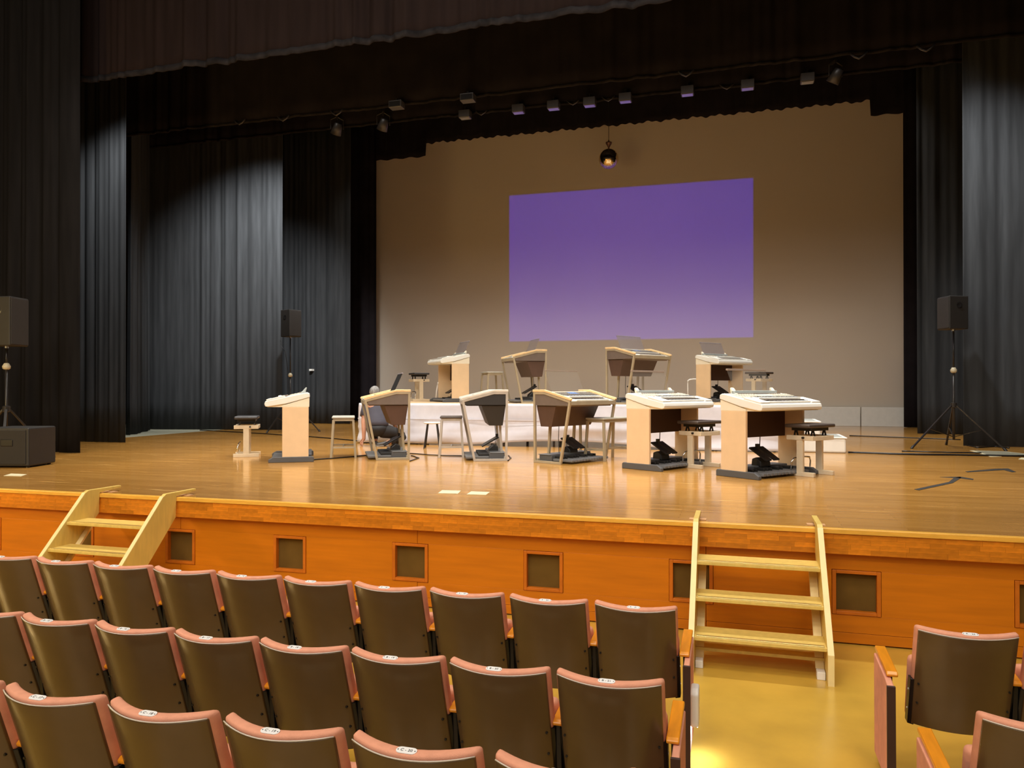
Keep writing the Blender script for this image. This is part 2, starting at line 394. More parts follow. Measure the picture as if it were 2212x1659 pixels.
# ------------------------------------------------------------------ curtains
def curtain(name, p0, p1, z0, z1, amp, wl, m, seed, label, group=None, flare=0.0, rowsz=7, bottom=None, hem=None):
    rnd = random.Random(seed); a = Vector((p0[0], p0[1], 0)); b = Vector((p1[0], p1[1], 0)); d = b - a; Lc = d.length; d.normalize()
    nrm = Vector((d.y, -d.x, 0))
    n = max(24, int(Lc / wl * 22)); ph = [rnd.random() * 6.28 for _ in range(6)]
    v = []; f = []
    # irregular pleats: phase advanced by slow noise
    def off(s, tz):
        w_ = s / wl * 2 * PI + 2.6 * math.sin(s * 1.1 + ph[0]) + 1.5 * math.sin(s * 2.7 + ph[1])
        k_ = math.sin(w_); k_ = k_ * abs(k_) ** 0.5 * (0.55 + 0.45 * math.sin(s * 1.9 + ph[5]))
        q = 0.70 * k_ + 0.16 * math.sin(2.3 * w_ + ph[2]) + 0.25 * math.sin(0.37 * w_ + ph[3]) + 0.10 * math.sin(s * 31 + ph[4])
        return amp * q * (0.72 + 0.5 * tz) + 0.35 * amp * tz * math.sin(s * 2.2 + ph[4])
    for j in range(rowsz):
        t = j / (rowsz - 1)
        for i in range(n + 1):
            s_ = Lc * i / n
            zb = z0 if bottom is None else bottom(s_)
            z = zb + (z1 - zb) * (t ** 1.5)
            p = a + d * s_ + nrm * (off(s_, 1 - t) + flare * (1 - t))
            v.append((p.x, p.y, z))
    for j in range(rowsz - 1):
        for i in range(n):
            k = j * (n + 1) + i; f.append((k, k + 1, k + n + 2, k + n + 1))
    mb = MB(); mb.v = v; mb.f = f
    o = mb.build(name, m, smooth=True)
    sd = o.modifiers.new('thickness', 'SOLIDIFY'); sd.thickness = 0.008
    tag(o, label, 'curtain', group)
    if hem:
        hb = MB(); cnt = n + 1
        for i in range(cnt):
            x, y, z = v[i]
            hb.v += [(x, y - 0.012, z - 0.004), (x, y - 0.016, z + hem)]
        for i in range(cnt - 1): hb.f.append((2 * i, 2 * i + 2, 2 * i + 3, 2 * i + 1))
        h = hb.build('hem', M_HEM, o, smooth=True); h.modifiers.new('thickness', 'SOLIDIFY').thickness = 0.006
    return o
LEGS = 'side leg curtains'
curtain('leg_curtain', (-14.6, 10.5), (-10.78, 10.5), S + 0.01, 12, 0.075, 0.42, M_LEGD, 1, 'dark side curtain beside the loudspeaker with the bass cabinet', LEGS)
curtain('leg_curtain', (-15.0, 12.8), (-11.95, 12.8), S + 0.01, 12, 0.03, 0.30, M_CURT, 2, 'narrow lit grey side curtain just behind the front dark one', LEGS)
curtain('leg_curtain', (-13.75, 14.9), (-14.9, 16.75), S + 0.01, 12, 0.10, 0.40, M_CURT, 3, 'dark angled side curtain above the grey-green wing floor', LEGS)
curtain('leg_curtain', (-15.6, 17.1), (-11.60, 17.9), S + 0.01, 12, 0.034, 0.34, M_CURT, 4, 'wide brightly lit pleated grey side curtain behind the tripod loudspeaker', LEGS)
xe = atY(757, 900, 21.5).x
curtain('leg_curtain', (-16.0, 21.5), (xe, 21.5), S + 0.01, 12, 0.05, 0.5, M_CURT, 5, 'dim side curtain next to the black strip beside the projection backcloth', LEGS)
curtain('leg_curtain', (-16.5, 23.8), (atY(812, 900, 23.8).x, 23.8), S + 0.01, 12.5, 0.05, 0.5, M_BORDER, 6, 'black strip of curtain covering the edge of the backcloth, far from the white low boards', LEGS)
curtain('leg_curtain', (atY(2081, 800, 16.6).x, 16.6), (9.0, 16.6), S + 0.01, 12, 0.05, 0.42, M_CURT, 7, 'lit grey pleated side curtain beside the floor mat', LEGS)
curtain('leg_curtain', (atY(1981, 800, 20.8).x, 20.8), (9.0, 20.8), S + 0.01, 12, 0.05, 0.5, M_CURT, 8, 'dim side curtain behind the tripod loudspeaker near the floor mat', LEGS)
curtain('leg_curtain', (atY(1952, 800, 24.1).x, 24.1), (9.0, 24.1), S + 0.01, 12.5, 0.05, 0.5, M_BORDER, 9, 'black strip of curtain at the end of the white low boards', LEGS)
BORD = 'overhead border curtains'
curtain('border_curtain', (-14.0, 11.0), (8.5, 11.0), 7.50, 11.5, 0.06, 0.50, M_VAL, 11, 'dark pleated valance with painted-in warm light tint and dusty hem at the stage opening', BORD, hem=0.10)
curtain('border_curtain', (-14.5, 13.5), (9.0, 13.5), 7.45, 12, 0.04, 0.6, M_BORDER, 12, 'black border curtain hanging right behind the pleated valance', BORD, hem=0.05)
curtain('border_curtain', (-16.0, 16.9), (9.5, 16.9), 8.42, 12.5, 0.04, 0.6, M_BORDER, 13, 'black border curtain just in front of the hanging mirror ball', BORD, hem=0.06)
def stepb(s_):
    x = -16.5 + s_
    return (10.36 + 0.025 * math.sin(x * 9) + 0.02 * math.sin(x * 23)) if atY(920, 310, 24.2).x < x < atY(1880, 222, 24.2).x else 9.92 + 0.02 * math.sin(x * 11)
curtain('border_curtain', (-16.5, 24.2), (9.5, 24.2), 9.9, 13, 0.015, 0.5, M_BORDER, 14, 'black border curtain with stepped lower edge across the top of the backcloth', BORD, bottom=stepb)

pt = atY(671, 799, 21.38)
tag(MB().box(-0.05, 0.04, -0.006, 0.15, -0.03, 0.03).build('white_tag', M_WSHELL, loc=(pt.x, 21.38, pt.z)), 'tiny white tag pinned to the dim side curtain', 'tag')
# backcloth with low boards along its foot
cyc = tag(MB().box(-13.0, 5.6, 24.5, 24.53, S + 0.003, 12.5).build('backcloth', M_CYC), 'huge plain pale backcloth carrying the violet projection', 'backcloth')
bx = atY(1859, 900, 24.40).x
lows = [(bx - 4.8 * (k + 1), bx - 4.8 * k) for k in range(4)] + [(bx, 4.72)]
for i, (a, b) in enumerate(lows):
    o = MB().box(a + 0.015, b - 0.015, 24.36, 24.44, S, S + 0.56).build('low_board', M_WHITEP, bevel=0.008)
    tag(o, 'long white low board standing at the foot of the backcloth' if i < 4 else 'short white low board ending at the black curtain by the backcloth', 'board', 'low boards along the backcloth')

# ------------------------------------------------------------------ riser with its sheet and steps
ry0, ry1, rx0, rx1 = 14.15, 19.6, -7.36, 0.95
riser = empty('stage_riser', (0, 0, S)); tag(riser, 'long raised stage platform with tan deck under white sheet', 'platform')
for k in range(6):
    a = rx0 + (rx1 - rx0) * k / 6; b = rx0 + (rx1 - rx0) * (k + 1) / 6
    MB().box(a + 0.004, b - 0.004, ry0, ry1, R - S - 0.05, R - S).build('deck_panel', M_DECK, riser, bevel=0.004)
for k in range(7):
    x = rx0 + 0.08 + (rx1 - rx0 - 0.16) * k / 6
    for y in (ry0 + 0.1, (ry0 + ry1) / 2, ry1 - 0.1): MB().box(x - 0.025, x + 0.025, y - 0.025, y + 0.025, 0, R - S - 0.05).build('leg', M_BLACKM, riser)
# sheet: front and two returns
def sheet():
    rnd = random.Random(3); path = []
    path += [(rx0, y, -1, 0) for y in (17.5, 16.5, 15.6, 14.9, 14.5)]
    n = 150
    path += [(rx0 + (rx1 - rx0) * i / n, ry0, 0, -1) for i in range(n + 1)]
    path += [(rx1, y, 1, 0) for y in (14.5, 14.9, 15.6, 16.5, 17.5)]
    mb = MB(); rz = 16; m = len(path)
    for j in range(rz):
        t = j / (rz - 1)
        for i, (x, y, nx, ny) in enumerate(path):
            if i == 5: nx, ny = -0.8, -0.7
            if i == m - 6: nx, ny = 0.8, -0.7
            s_ = x + y
            wv = 0.020 * math.sin(1.5 * x - 4.4 * t + 0.6) + 0.012 * math.sin(3.1 * x + 7.5 * t + 1.2 * math.sin(x)) + 0.010 * math.sin(0.7 * x + 14 * t)
            wv += 0.02 * math.exp(-((t - 0.62 - 0.04 * math.sin(x * 1.7)) / 0.05) ** 2)
            o_ = 0.02 + t * (0.035 + wv * 1.5)
            sag = 0.0
            bot = 0.02 + (0.10 * max(0, math.sin((x + 5.0) * 0.80)) if ny == -1 and -5.0 < x < -1.1 else 0)
            mb.v.append((x + nx * o_, y + ny * o_, (R - S + 0.003) * (1 - t) + bot * t))
    # top return lying on the deck
    for j in range(rz - 1):
        for i in range(m - 1):
            k = j * m + i; mb.f.append((k, k + 1, k + m + 1, k + m)[::-1])
    base = len(mb.v)
    for i, (x, y, nx, ny) in enumerate(path): mb.v.append((x - nx * 0.03, y - ny * 0.03, R - S + 0.004))
    for i in range(m - 1): mb.f.append((i, i + 1, base + i + 1, base + i))
    o = mb.build('white_sheet', M_CLOTH, smooth=True, loc=(0, 0, S)); o.modifiers.new('thickness', 'SOLIDIFY').thickness = 0.004
    tag(o, 'creased white sheet hanging down the front of the raised platform', 'sheet')
    MB().bar((rx0 - 0.02, ry0 - 0.055, 0.505), (rx1, ry0 - 0.050, 0.505), 0.012, 0.012).build('seam', M_CLOTH, o)
sheet()
def step(x0, x1, y0, y1, h, label):
    e = empty('step_box', ((x0 + x1) / 2, (y0 + y1) / 2, S)); a = (x1 - x0) / 2; b = (y1 - y0) / 2
    MB().box(-a, a, -b, b, 0.0, h - 0.02).build('body', M_WHITEP, e, bevel=0.03)
    MB().box(-a - 0.015, a + 0.015, -b - 0.015, b + 0.015, h - 0.02, h).build('tread', M_WHITEP, e, bevel=0.006)
    MB().box(-a + 0.05, a - 0.05, -b + 0.08, b - 0.08, h, h + 0.004).build('grip_mat', mat('grey_grip', (0.35, 0.36, 0.33), 0.7), e)
    tag(e, label, 'step', 'white steps beside the platform')
step(1.42, 1.80, 14.25, 15.3, 0.27, 'lower white step box beside the platform, nearest the bare boards')
step(1.00, 1.39, 14.3, 15.4, 0.54, 'taller white step box standing against the covered platform')

# ------------------------------------------------------------------ auditorium seats
def back_y(x, z): return 0.078 * (x / 0.225) ** 2 + (0.86 - z) * 0.33
def slab(x0, x1, z0f, z1f, yfun, d0, d1, nx=10, nz=8):
    """closed curved slab: surface yfun(x,z) offset d0 (rear) to d1 (front)"""
    mb = MB()
    for d in (d0, d1):
        for j in range(nz + 1):
            for i in range(nx + 1):
                x = x0 + (x1 - x0) * i / nx; za, zb = z0f(x), z1f(x); z = za + (zb - za) * j / nz
                mb.v.append((x, yfun(x, z) + d, z))
    w_ = nx + 1; o = w_ * (nz + 1)
    for j in range(nz):
        for i in range(nx):
            k = j * w_ + i; mb.f.append((k, k + 1, k + 1 + w_, k + w_)); mb.f.append((o + k, o + k + w_, o + k + 1 + w_, o + k + 1))
    for i in range(nx):
        mb.f.append((i, o + i, o + i + 1, i + 1)); k = nz * w_ + i; mb.f.append((k, k + 1, o + k + 1, o + k))
    for j in range(nz):
        k = j * w_; mb.f.append((k, k + w_, o + k + w_, o + k)); k += nx; mb.f.append((k, o + k, o + k + w_, k + w_))
    return mb
def dip(x): return -0.006 * (1 - (x / 0.225) ** 2)
def make_seat():
    e = empty('auditorium_seat')
    cush = slab(-0.228, 0.228, lambda x: 0.555, lambda x: 0.862 + dip(x), back_y, 0.004, 0.062, 14, 6).build('back_cushion', M_PINK, e, bevel=0.018, smooth=True, seg=3)
    sh = slab(-0.219, 0.219, lambda x: 0.31, lambda x: 0.844 + dip(x), back_y, -0.008, 0.008, 14, 6).build('back_shell', M_SHELL, e, bevel=0.004, smooth=True)
    pts = [(x, back_y(x, 0.847) - 0.004, 0.847 + dip(x)) for x in [-0.219 + 0.438 * i / 16 for i in range(17)]]
    MB().tube(pts, 0.0025, 6).build('piping', M_PIPE, e, smooth=True)
    for sx in (-1, 1):
        for z in (0.55, 0.44):
            x = sx * 0.203; y = back_y(x, z) - 0.011
            MB().tube([(x, y - 0.003, z), (x, y + 0.006, z)], 0.0055, 8).build('screw', M_BLACKM, sh)
    for sx in (-1, 1):
        a_, b_ = (-0.233, -0.206) if sx < 0 else (0.206, 0.233)
        br = slab(a_, b_, lambda x: 0.30, lambda x: 0.562, back_y, 0.004, 0.066, 1, 4).build('side_bracket', M_BLACKM, e, bevel=0.003)
        for z in (0.49, 0.38):
            x = sx * 0.2325; y = back_y(x, z) + 0.035
            MB().tube([(x - 0.003, y, z), (x + 0.003, y, z)], 0.006, 8).build('screw', M_CHROME, br)
    # folded up seat cushion
    slab(-0.224, 0.224, lambda x: 0.29, lambda x: 0.65, lambda x, z: 0.235 + (0.64 - z) * 0.22 + 0.02 * (x / 0.215) ** 2, 0.0, 0.085, 8, 4).build('seat_cushion', M_PINK, e, bevel=0.03, smooth=True, seg=3)
    slab(-0.200, 0.200, lambda x: 0.30, lambda x: 0.60, lambda x, z: 0.235 + (0.64 - z) * 0.22, 0.086, 0.098, 4, 2).build('seat_pan', M_BLACK, e)
    return e
def arm_unit(e, xo, yo=0.0, end=False, side=1):
    """black standard with varnished armrest, in the gap at xo"""
    MB().prismx([(0.20, 0.575), (0.30, 0.580), (0.36, 0.30), (0.37, 0.02), (0.40, 0.0), (0.20, 0.0), (0.24, 0.25)], xo - 0.011, xo + 0.011).build('seat_standard', M_BLACKM, e, bevel=0.003)
    wd, y0 = (0.021, 0.175) if not end else (0.027, 0.14)
    MB().prismx([(y0 + 0.005, 0.574), (0.47, 0.598), (0.492, 0.600), (0.500, 0.612), (0.492, 0.624), (y0 + 0.015, 0.600), (y0, 0.588)], xo - wd, xo + wd).build('armrest', M_ARM, e, bevel=0.005)
def seat_plate(e, body):
    mb = MB(); prof = []
    hw, hh = 0.036, 0.0155
    for cxs, cys, a0 in ((hw - hh, 0, -PI / 2), (-(hw - hh), 0, PI / 2)):
        for i in range(9): t = a0 + PI * i / 8; prof.append((cxs + hh * math.cos(t), cys + hh * math.sin(t)))
    mb.prismz(prof, 0, 0.0012)
    pl = mb.build('number_plate', M_PLATE, e); pl.location = (0, 0.031, 0.8572); pl.rotation_euler = (math.radians(11), 0, 0)
    me = text_mesh(body, 0.0165); me.materials.append(M_INK)
    t = bpy.data.objects.new('seat_number', me); COL.objects.link(t); t.parent = pl; t.location = (0, 0, 0.0015)
    for sx in (-1, 1):
        MB().lathe([(0.0022, 0), (0.0022, 0.0009)], (sx * 0.0295, 0, 0.0011), 8).build('rivet', M_INK, pl)
def end_panel(e, xo, side):
    o = MB().prismx([(0.06, 0.05), (0.46, 0.05), (0.465, 0.30), (0.47, 0.59), (0.15, 0.570), (0.07, 0.555)], xo - 0.016, xo + 0.016).build('end_panel', M_PINK, e, bevel=0.006)
    MB().prismx([(0.048, 0.0), (0.062, 0.0), (0.072, 0.556), (0.058, 0.554)], xo - 0.020, xo + 0.020).build('edge_strip', M_DBROWN, o)
proto = make_seat()
ROWS = {'A': (4.17, -0.54, 0.495, 1.0), 'B': (3.125, -0.517, 0.487, 0.982), 'C': (2.27, -0.522, 0.507, 1.02)}
first = [True]
def place_seat(row, num, x, y, pitch, zs, end_l=None, end_r=None, end_label=''):
    if first[0]: e = proto; first[0] = False
    else: e = copy_tree(proto)
    ORD = ['aisle-end', 'second', 'third', 'fourth', 'fifth', 'sixth', 'seventh', 'eighth', 'ninth', 'tenth', 'eleventh']
    n_ = 21 - num if num < 22 else num - 22
    e.location = (x, y, 0); e.scale = (1, 1, zs)
    blk = 'in the long block' if num < 22 else 'in the short block'
    tag(e, ('%s pink seat of row %s %s, plate %s - %d' % (ORD[n_], row, blk, row, num)) if n_ == 0 else ('pink seat of row %s, %s from the aisle %s, plate %s - %d' % (row, ORD[n_], blk, row, num)), 'seat', 'numbered pink auditorium seats')
    return e
todo = []
for row, lo in (('A', 11), ('B', 14), ('C', 16)):
    y, xl, p, zs = ROWS[row]
    for k in range(lo, 22): todo.append((row, k, xl - p * (21 - k), y, p, zs))
for row, xs, y in (('A', 1.085, 4.17), ('B', 1.085, 3.125)):
    for k in range(2): todo.append((row, 22 + k, xs + 0.49 * k, y, 0.49, 1.0 if row == 'A' else 0.985))
built = []
for t in todo: built.append((t, place_seat(*t)))
for (row, k, x, y, p, zs), e in built:
    if k <= 21: arm_unit(e, -p / 2)
    elif k > 22: arm_unit(e, -p / 2)
    if k == 21:
        arm_unit(e, p / 2 + 0.015, end=True); end_panel(e, p / 2 + 0.032, 1)
    if k == 22:
        arm_unit(e, -0.325, end=True); end_panel(e, -0.345, -1)
    seat_plate(e, '%s - %d' % (row, k))
    if k == 21 and row == 'A':
        # white aisle lamp housing on the end panel
        lamp = MB().prismx([(0.12, 0.205), (0.12, 0.385), (0.16, 0.405), (0.24, 0.405), (0.25, 0.38), (0.25, 0.215), (0.22, 0.195)], p / 2 + 0.046, p / 2 + 0.092).build('aisle_lamp', M_WSHELL, e, bevel=0.012, seg=3)
        lamp['label'] = 'white plastic aisle lamp housing'
        glow = bpy.data.materials.new('aisle_lamp_lens'); glow.use_nodes = True
        gb = glow.node_tree.nodes['Principled BSDF']; gb.inputs['Emission Color'].default_value = (0.70, 0.80, 1.0, 1); gb.inputs['Emission Strength'].default_value = 120
        MB().box(p / 2 + 0.054, p / 2 + 0.084, 0.175, 0.245, 0.186, 0.196).build('lamp_lens', glow, lamp)
        l = bpy.data.lights.new('aisle_lamp_light', 'SPOT'); l.energy = 4; l.color = (0.45, 0.62, 1.0); l.spot_size = math.radians(110); l.spot_blend = 0.9; l.shadow_soft_size = 0.02
        lo_ = bpy.data.objects.new('aisle_lamp_light', l); COL.objects.link(lo_); lo_.location = (x + p / 2 + 0.075, y + 0.21, 0.18)

# ------------------------------------------------------------------ wooden step ladders at the stage edge
def ladder(xl, xr, label):
    e = empty('step_ladder', ((xl + xr) / 2, 0, 0)); hw = (xr - xl) / 2
    prof = [(5.69, 0.0), (5.69, 0.21), (6.40, 0.962), (6.44, 0.985), (6.88, 0.985), (6.88, 0.962), (6.585, 0.945), (6.575, 0.73), (5.88, 0.0)]
    for sx in (-1, 1):
        st = MB().prismx(prof, sx * hw - 0.021, sx * hw + 0.021).build('side_board', M_LADDER, e, bevel=0.003)
        MB().prismx([(5.686, 0.0), (5.686, 0.212), (6.398, 0.966), (6.404, 0.958), (5.694, 0.206), (5.694, 0.0)], sx * hw - 0.0205, sx * hw + 0.0205).build('edge_face', M_LADW, st)
        x = sx * (hw - 0.021 - 0.032)
        MB().bar((x, 5.90, 0.04), (x, 6.47, 0.665), 0.058, 0.022, (0, -1, 1)).build('rail', M_LADW, e)
        MB().box(x - 0.028, x + 0.028, 5.79, 5.87, 0.0, 0.055).build('foot_block', M_WHITEP, e, bevel=0.004)
        MB().box(sx * hw - 0.07, sx * hw + 0.07, 6.70, 6.78, S + 0.001, S + 0.006).build('anchor_tape', mat('pinkish_tape', (0.60, 0.34, 0.16), 0.6), e)
    for z, y in ((0.70, 6.165), (0.475, 5.945), (0.245, 5.735)):
        t = MB().box(-hw + 0.02, hw - 0.02, y, y + 0.27, z - 0.028, z).build('tread', M_LADDER, e, bevel=0.004)
        MB().box(-hw + 0.035, hw - 0.035, y + 0.006, y + 0.040, z, z + 0.007).build('nosing', M_BRASS, t, bevel=0.003)
    MB().box(-hw + 0.021, hw - 0.021, 5.93, 6.13, 0.085, 0.108).build('stretcher', M_LADDER, e)
    tag(e, label, 'step ladder', 'wooden step ladders at the stage edge')
ladder(-0.32, 0.62, 'pale wooden step ladder with three treads at the aisle end')
ladder(-6.49, -5.52, 'pale wooden step ladder half hidden by the front row of seats')

# ------------------------------------------------------------------ electronic organs
def prof_ring(prof, wd, k0=0):
    """inner outline of a closed (y,z) profile inset by wd"""
    n = len(prof); a = sum(prof[i][0] * prof[(i + 1) % n][1] - prof[(i + 1) % n][0] * prof[i][1] for i in range(n)); sg = 1 if a > 0 else -1
    out = []
    for i in range(n):
        p0, p1, p2 = Vector(prof[i - 1]), Vector(prof[i]), Vector(prof[(i + 1) % n])
        d1 = (p1 - p0).normalized(); d2 = (p2 - p1).normalized()
        n1 = Vector((-d1.y, d1.x)) * sg; n2 = Vector((-d2.y, d2.x)) * sg
        b = (n1 + n2); b = b / max(0.2, (1 + n1.dot(n2))); out.append(tuple(p1 + b * wd))
    return out
def loop_frame(mb, prof, wd, x0, x1):
    inn = prof_ring(prof, wd); n = len(prof); base = len(mb.v)
    for x in (x0, x1):
        mb.v += [(x, y, z) for y, z in prof]; mb.v += [(x, y, z) for y, z in inn]
    for i in range(n):
        j = (i + 1) % n; o0, o1, i0, i1 = base + i, base + j, base + n + i, base + n + j
        k = 2 * n
        mb.f += [(o0, o1, i1, i0), (o0 + k, i0 + k, i1 + k, o1 + k), (o0, o0 + k, o1 + k, o1), (i0, i1, i1 + k, i0 + k)]
    return mb
def manual(e, par, W, y, z, slope, dep=0.105):
    """one keyboard lying on the sloped console"""
    M = Matrix.Translation((0, y, z)) @ Matrix.Rotation(slope * 0.35, 4, 'X')
    MB().box(-W / 2, W / 2, 0, dep, -0.012, 0.010, M).build('white_keys', M_KEYW, e, bevel=0.003)
    bk = MB(); n = 36; kw = W / n
    for i in range(n):
        if i % 7 in (2, 6): continue
        x = -W / 2 + kw * (i + 1); bk.box(x - kw * 0.22, x + kw * 0.22, dep * 0.45, dep, 0.010, 0.015, M)
    bk.build('black_keys', M_BLACK, e)['kind'] = 'stuff'
def pedal_board(e, x0, x1, yb, yf, hz=0.055):
    MB().box(x0, x1, yb - 0.14, yb + 0.10, 0.01, 0.115).build('pedal_case', M_DGREY, e, bevel=0.012)
    n = 13
    w_ = (x1 - x0 - 0.06) / n
    for i in range(n):
        x = x0 + 0.03 + w_ * i
        MB().box(x + 0.008, x + w_ - 0.008, yf, yb - 0.13, 0.03, 0.065).build('foot_pedal', M_PED, e, bevel=0.006)
    nb = [0, 1, 3, 4, 5, 7, 8, 10, 11]
    for i in nb:
        x = x0 + 0.03 + w_ * (i + 1)
        MB().box(x - 0.016, x + 0.016, yf + 0.20, yb - 0.13, 0.06, 0.100).build('foot_pedal', M_BLACK, e, bevel=0.006)
def expression(e, x, y):
    MB().prismx([(y - 0.02, 0.10), (y + 0.14, 0.10), (y + 0.13, 0.20), (y + 0.06, 0.225), (y - 0.01, 0.17)], x - 0.10, x + 0.10).build('expression_block', M_BLACK, e, bevel=0.012)
    for dx in (-0.085, 0.075):
        MB().prismx([(y - 0.13, 0.205), (y - 0.12, 0.185), (y + 0.15, 0.335), (y + 0.13, 0.355)], x + dx - 0.06, x + dx + 0.06).build('expression_pedal', M_BLACKM, e, bevel=0.006)
    MB().box(x - 0.02, x + 0.03, y + 0.10, y + 0.14, 0.33, 0.39).build('lever', M_BLACKM, e, bevel=0.004)
def music_stand(e, W, y, z, h, lean, glass, rim, rt=0.018, posts=True):
    c, s_ = math.cos(lean), math.sin(lean)
    MB().bar((0, y, z), (0, y + s_ * h, z + c * h), W, 0.007, (0, -1, 0)).build('music_rest', glass, e)
    MB().bar((-W / 2, y + s_ * h, z + c * h), (W / 2, y + s_ * h, z + c * h), rt, rt * 0.8).build('rest_rim', rim, e, bevel=0.003)
    if posts:
        MB().box(-W / 2 - 0.04, W / 2 + 0.04, y - 0.03, y + 0.03, z - 0.02, z + 0.028).build('rest_hinge', M_HINGE, e, bevel=0.006)
        for sx in (-1, 1):
            MB().prismx([(y - 0.045, z - 0.02), (y + 0.04, z - 0.02), (y + 0.055, z + 0.06), (y + 0.035, z + 0.07)], sx * (W / 2 + 0.01) - 0.03, sx * (W / 2 + 0.01) + 0.03).build('rest_post', M_CREAM, e, bevel=0.01)
def organ_panel(loc, front_deg, label, stand='smoked'):
    """console organ on tan slab legs; player side is local -y"""
    e = empty('electronic_organ', loc, math.radians(front_deg + 90)); W = 1.22; h = W / 2
    top = [(-0.415, 0.845), (-0.425, 0.880), (-0.415, 0.918), (-0.40, 0.926), (0.14, 1.043), (0.19, 1.048), (0.225, 1.032), (0.232, 0.980), (-0.10, 0.885), (-0.38, 0.838)]
    MB().prismx(top, -h, h).build('console_top', M_WSHELL, e, bevel=0.010)
    MB().prismx([(-0.175, 0.832), (0.222, 0.832), (0.224, 0.974), (-0.165, 0.858)], -h + 0.012, h - 0.012).build('console_body', M_CREAM, e, bevel=0.006)
    MB().prismx([(-0.385, 0.834), (-0.17, 0.832), (-0.12, 0.88), (-0.37, 0.841)], -h + 0.03, h - 0.03).build('keybed', M_CREAM, e)
    for sx in (-1, 1):
        MB().box(sx * (h - 0.03) - 0.02, sx * (h - 0.03) + 0.02, -0.170, 0.212, 0.08, 0.834).build('side_panel', M_TAN, e, bevel=0.005)
        MB().prismx([(-0.37, 0.0), (-0.37, 0.045), (-0.30, 0.085), (0.27, 0.085), (0.29, 0.07), (0.29, 0.0)], sx * (h - 0.03) - 0.028, sx * (h - 0.03) + 0.028).build('foot', M_DGREY, e, bevel=0.008)
    MB().box(-h + 0.05, h - 0.05, 0.10, 0.20, 0.48, 0.834).build('speaker_panel', M_DBROWN, e, bevel=0.004)
    sl = math.atan2(0.117, 0.54)
    def sz(y): return 0.926 + (y + 0.40) * 0.2167
    manual(e, None, 0.84, -0.385, sz(-0.385) + 0.016, sl); manual(e, None, 0.84, -0.235, sz(-0.235) + 0.030, sl)
    for y in (-0.272, -0.120): MB().bar((-0.43, y, sz(y) + 0.012), (0.43, y, sz(y) + 0.012), 0.02, 0.022).build('key_slip_shadow', M_KEYG, e)  # dark bars drawn as the shadow lines behind each manual
    for sx in (-1, 1):
        Mx = Matrix.Translation((sx * 0.515, -0.27, sz(-0.27) + 0.006)) @ Matrix.Rotation(sl, 4, 'X')
        MB().box(-0.09, 0.09, -0.13, 0.13, -0.006, 0.016, Mx).build('cheek_block', M_WSHELL, e, bevel=0.005)
    Mx = Matrix.Translation((0, 0.0, sz(0.0) + 0.006)) @ Matrix.Rotation(sl, 4, 'X')
    cp = MB().box(-0.56, 0.56, -0.085, 0.10, -0.005, 0.006, Mx).build('control_panel', M_PANEL, e, bevel=0.002)
    MB().box(-0.10, 0.10, -0.06, 0.06, 0.006, 0.010, Mx).build('display', M_HINGE, cp)
    for r_ in range(3):
        b = MB()
        for i in range(22):
            if 8 <= i <= 13: continue
            x = -0.52 + i * 0.0495; b.box(x - 0.014, x + 0.014, -0.06 + r_ * 0.05, -0.035 + r_ * 0.05, 0.006, 0.012, Mx)
        b.build('button_row', mat('pale_buttons', (0.58, 0.55, 0.47), 0.4), cp)['kind'] = 'stuff'
    MB().bar((-0.42, 0.085, sz(0.085) + 0.012), (0.42, 0.085, sz(0.085) + 0.012), 0.024, 0.02).build('key_slip_shadow', M_KEYG, e)
    pedal_board(e, -0.50, 0.50, 0.16, -0.33); expression(e, 0.0, 0.0)
    MB().tube([(-0.2, 0.15, 0.50), (-0.2, 0.17, 0.3), (-0.21, 0.16, 0.11)], 0.006, 6).build('cable', M_BLACKM, e)
    MB().tube([(0.1, 0.15, 0.50), (0.1, 0.16, 0.3), (0.12, 0.15, 0.11)], 0.006, 6).build('cable', M_BLACKM, e)
    if stand == 'smoked': music_stand(e, 0.78, 0.16, 1.058, 0.31, math.radians(24), M_STAND, M_RIM)
    elif stand == 'clear': music_stand(e, 0.78, 0.16, 1.058, 0.33, math.radians(24), M_STANDC, M_RIMB, 0.03)
    else:   # folded flat
        MB().box(-0.42, 0.42, 0.10, 0.17, 1.036, 1.062).build('rest_hinge', M_HINGE, e, bevel=0.006)
        for sx in (-1, 1): MB().prismx([(0.09, 1.036), (0.16, 1.046), (0.185, 1.125), (0.17, 1.13)], sx * 0.43 - 0.02, sx * 0.43 + 0.02).build('rest_post', M_HINGE, e, bevel=0.006)
    tag(e, label, 'electronic organ', 'electronic organs with slab legs'); return e
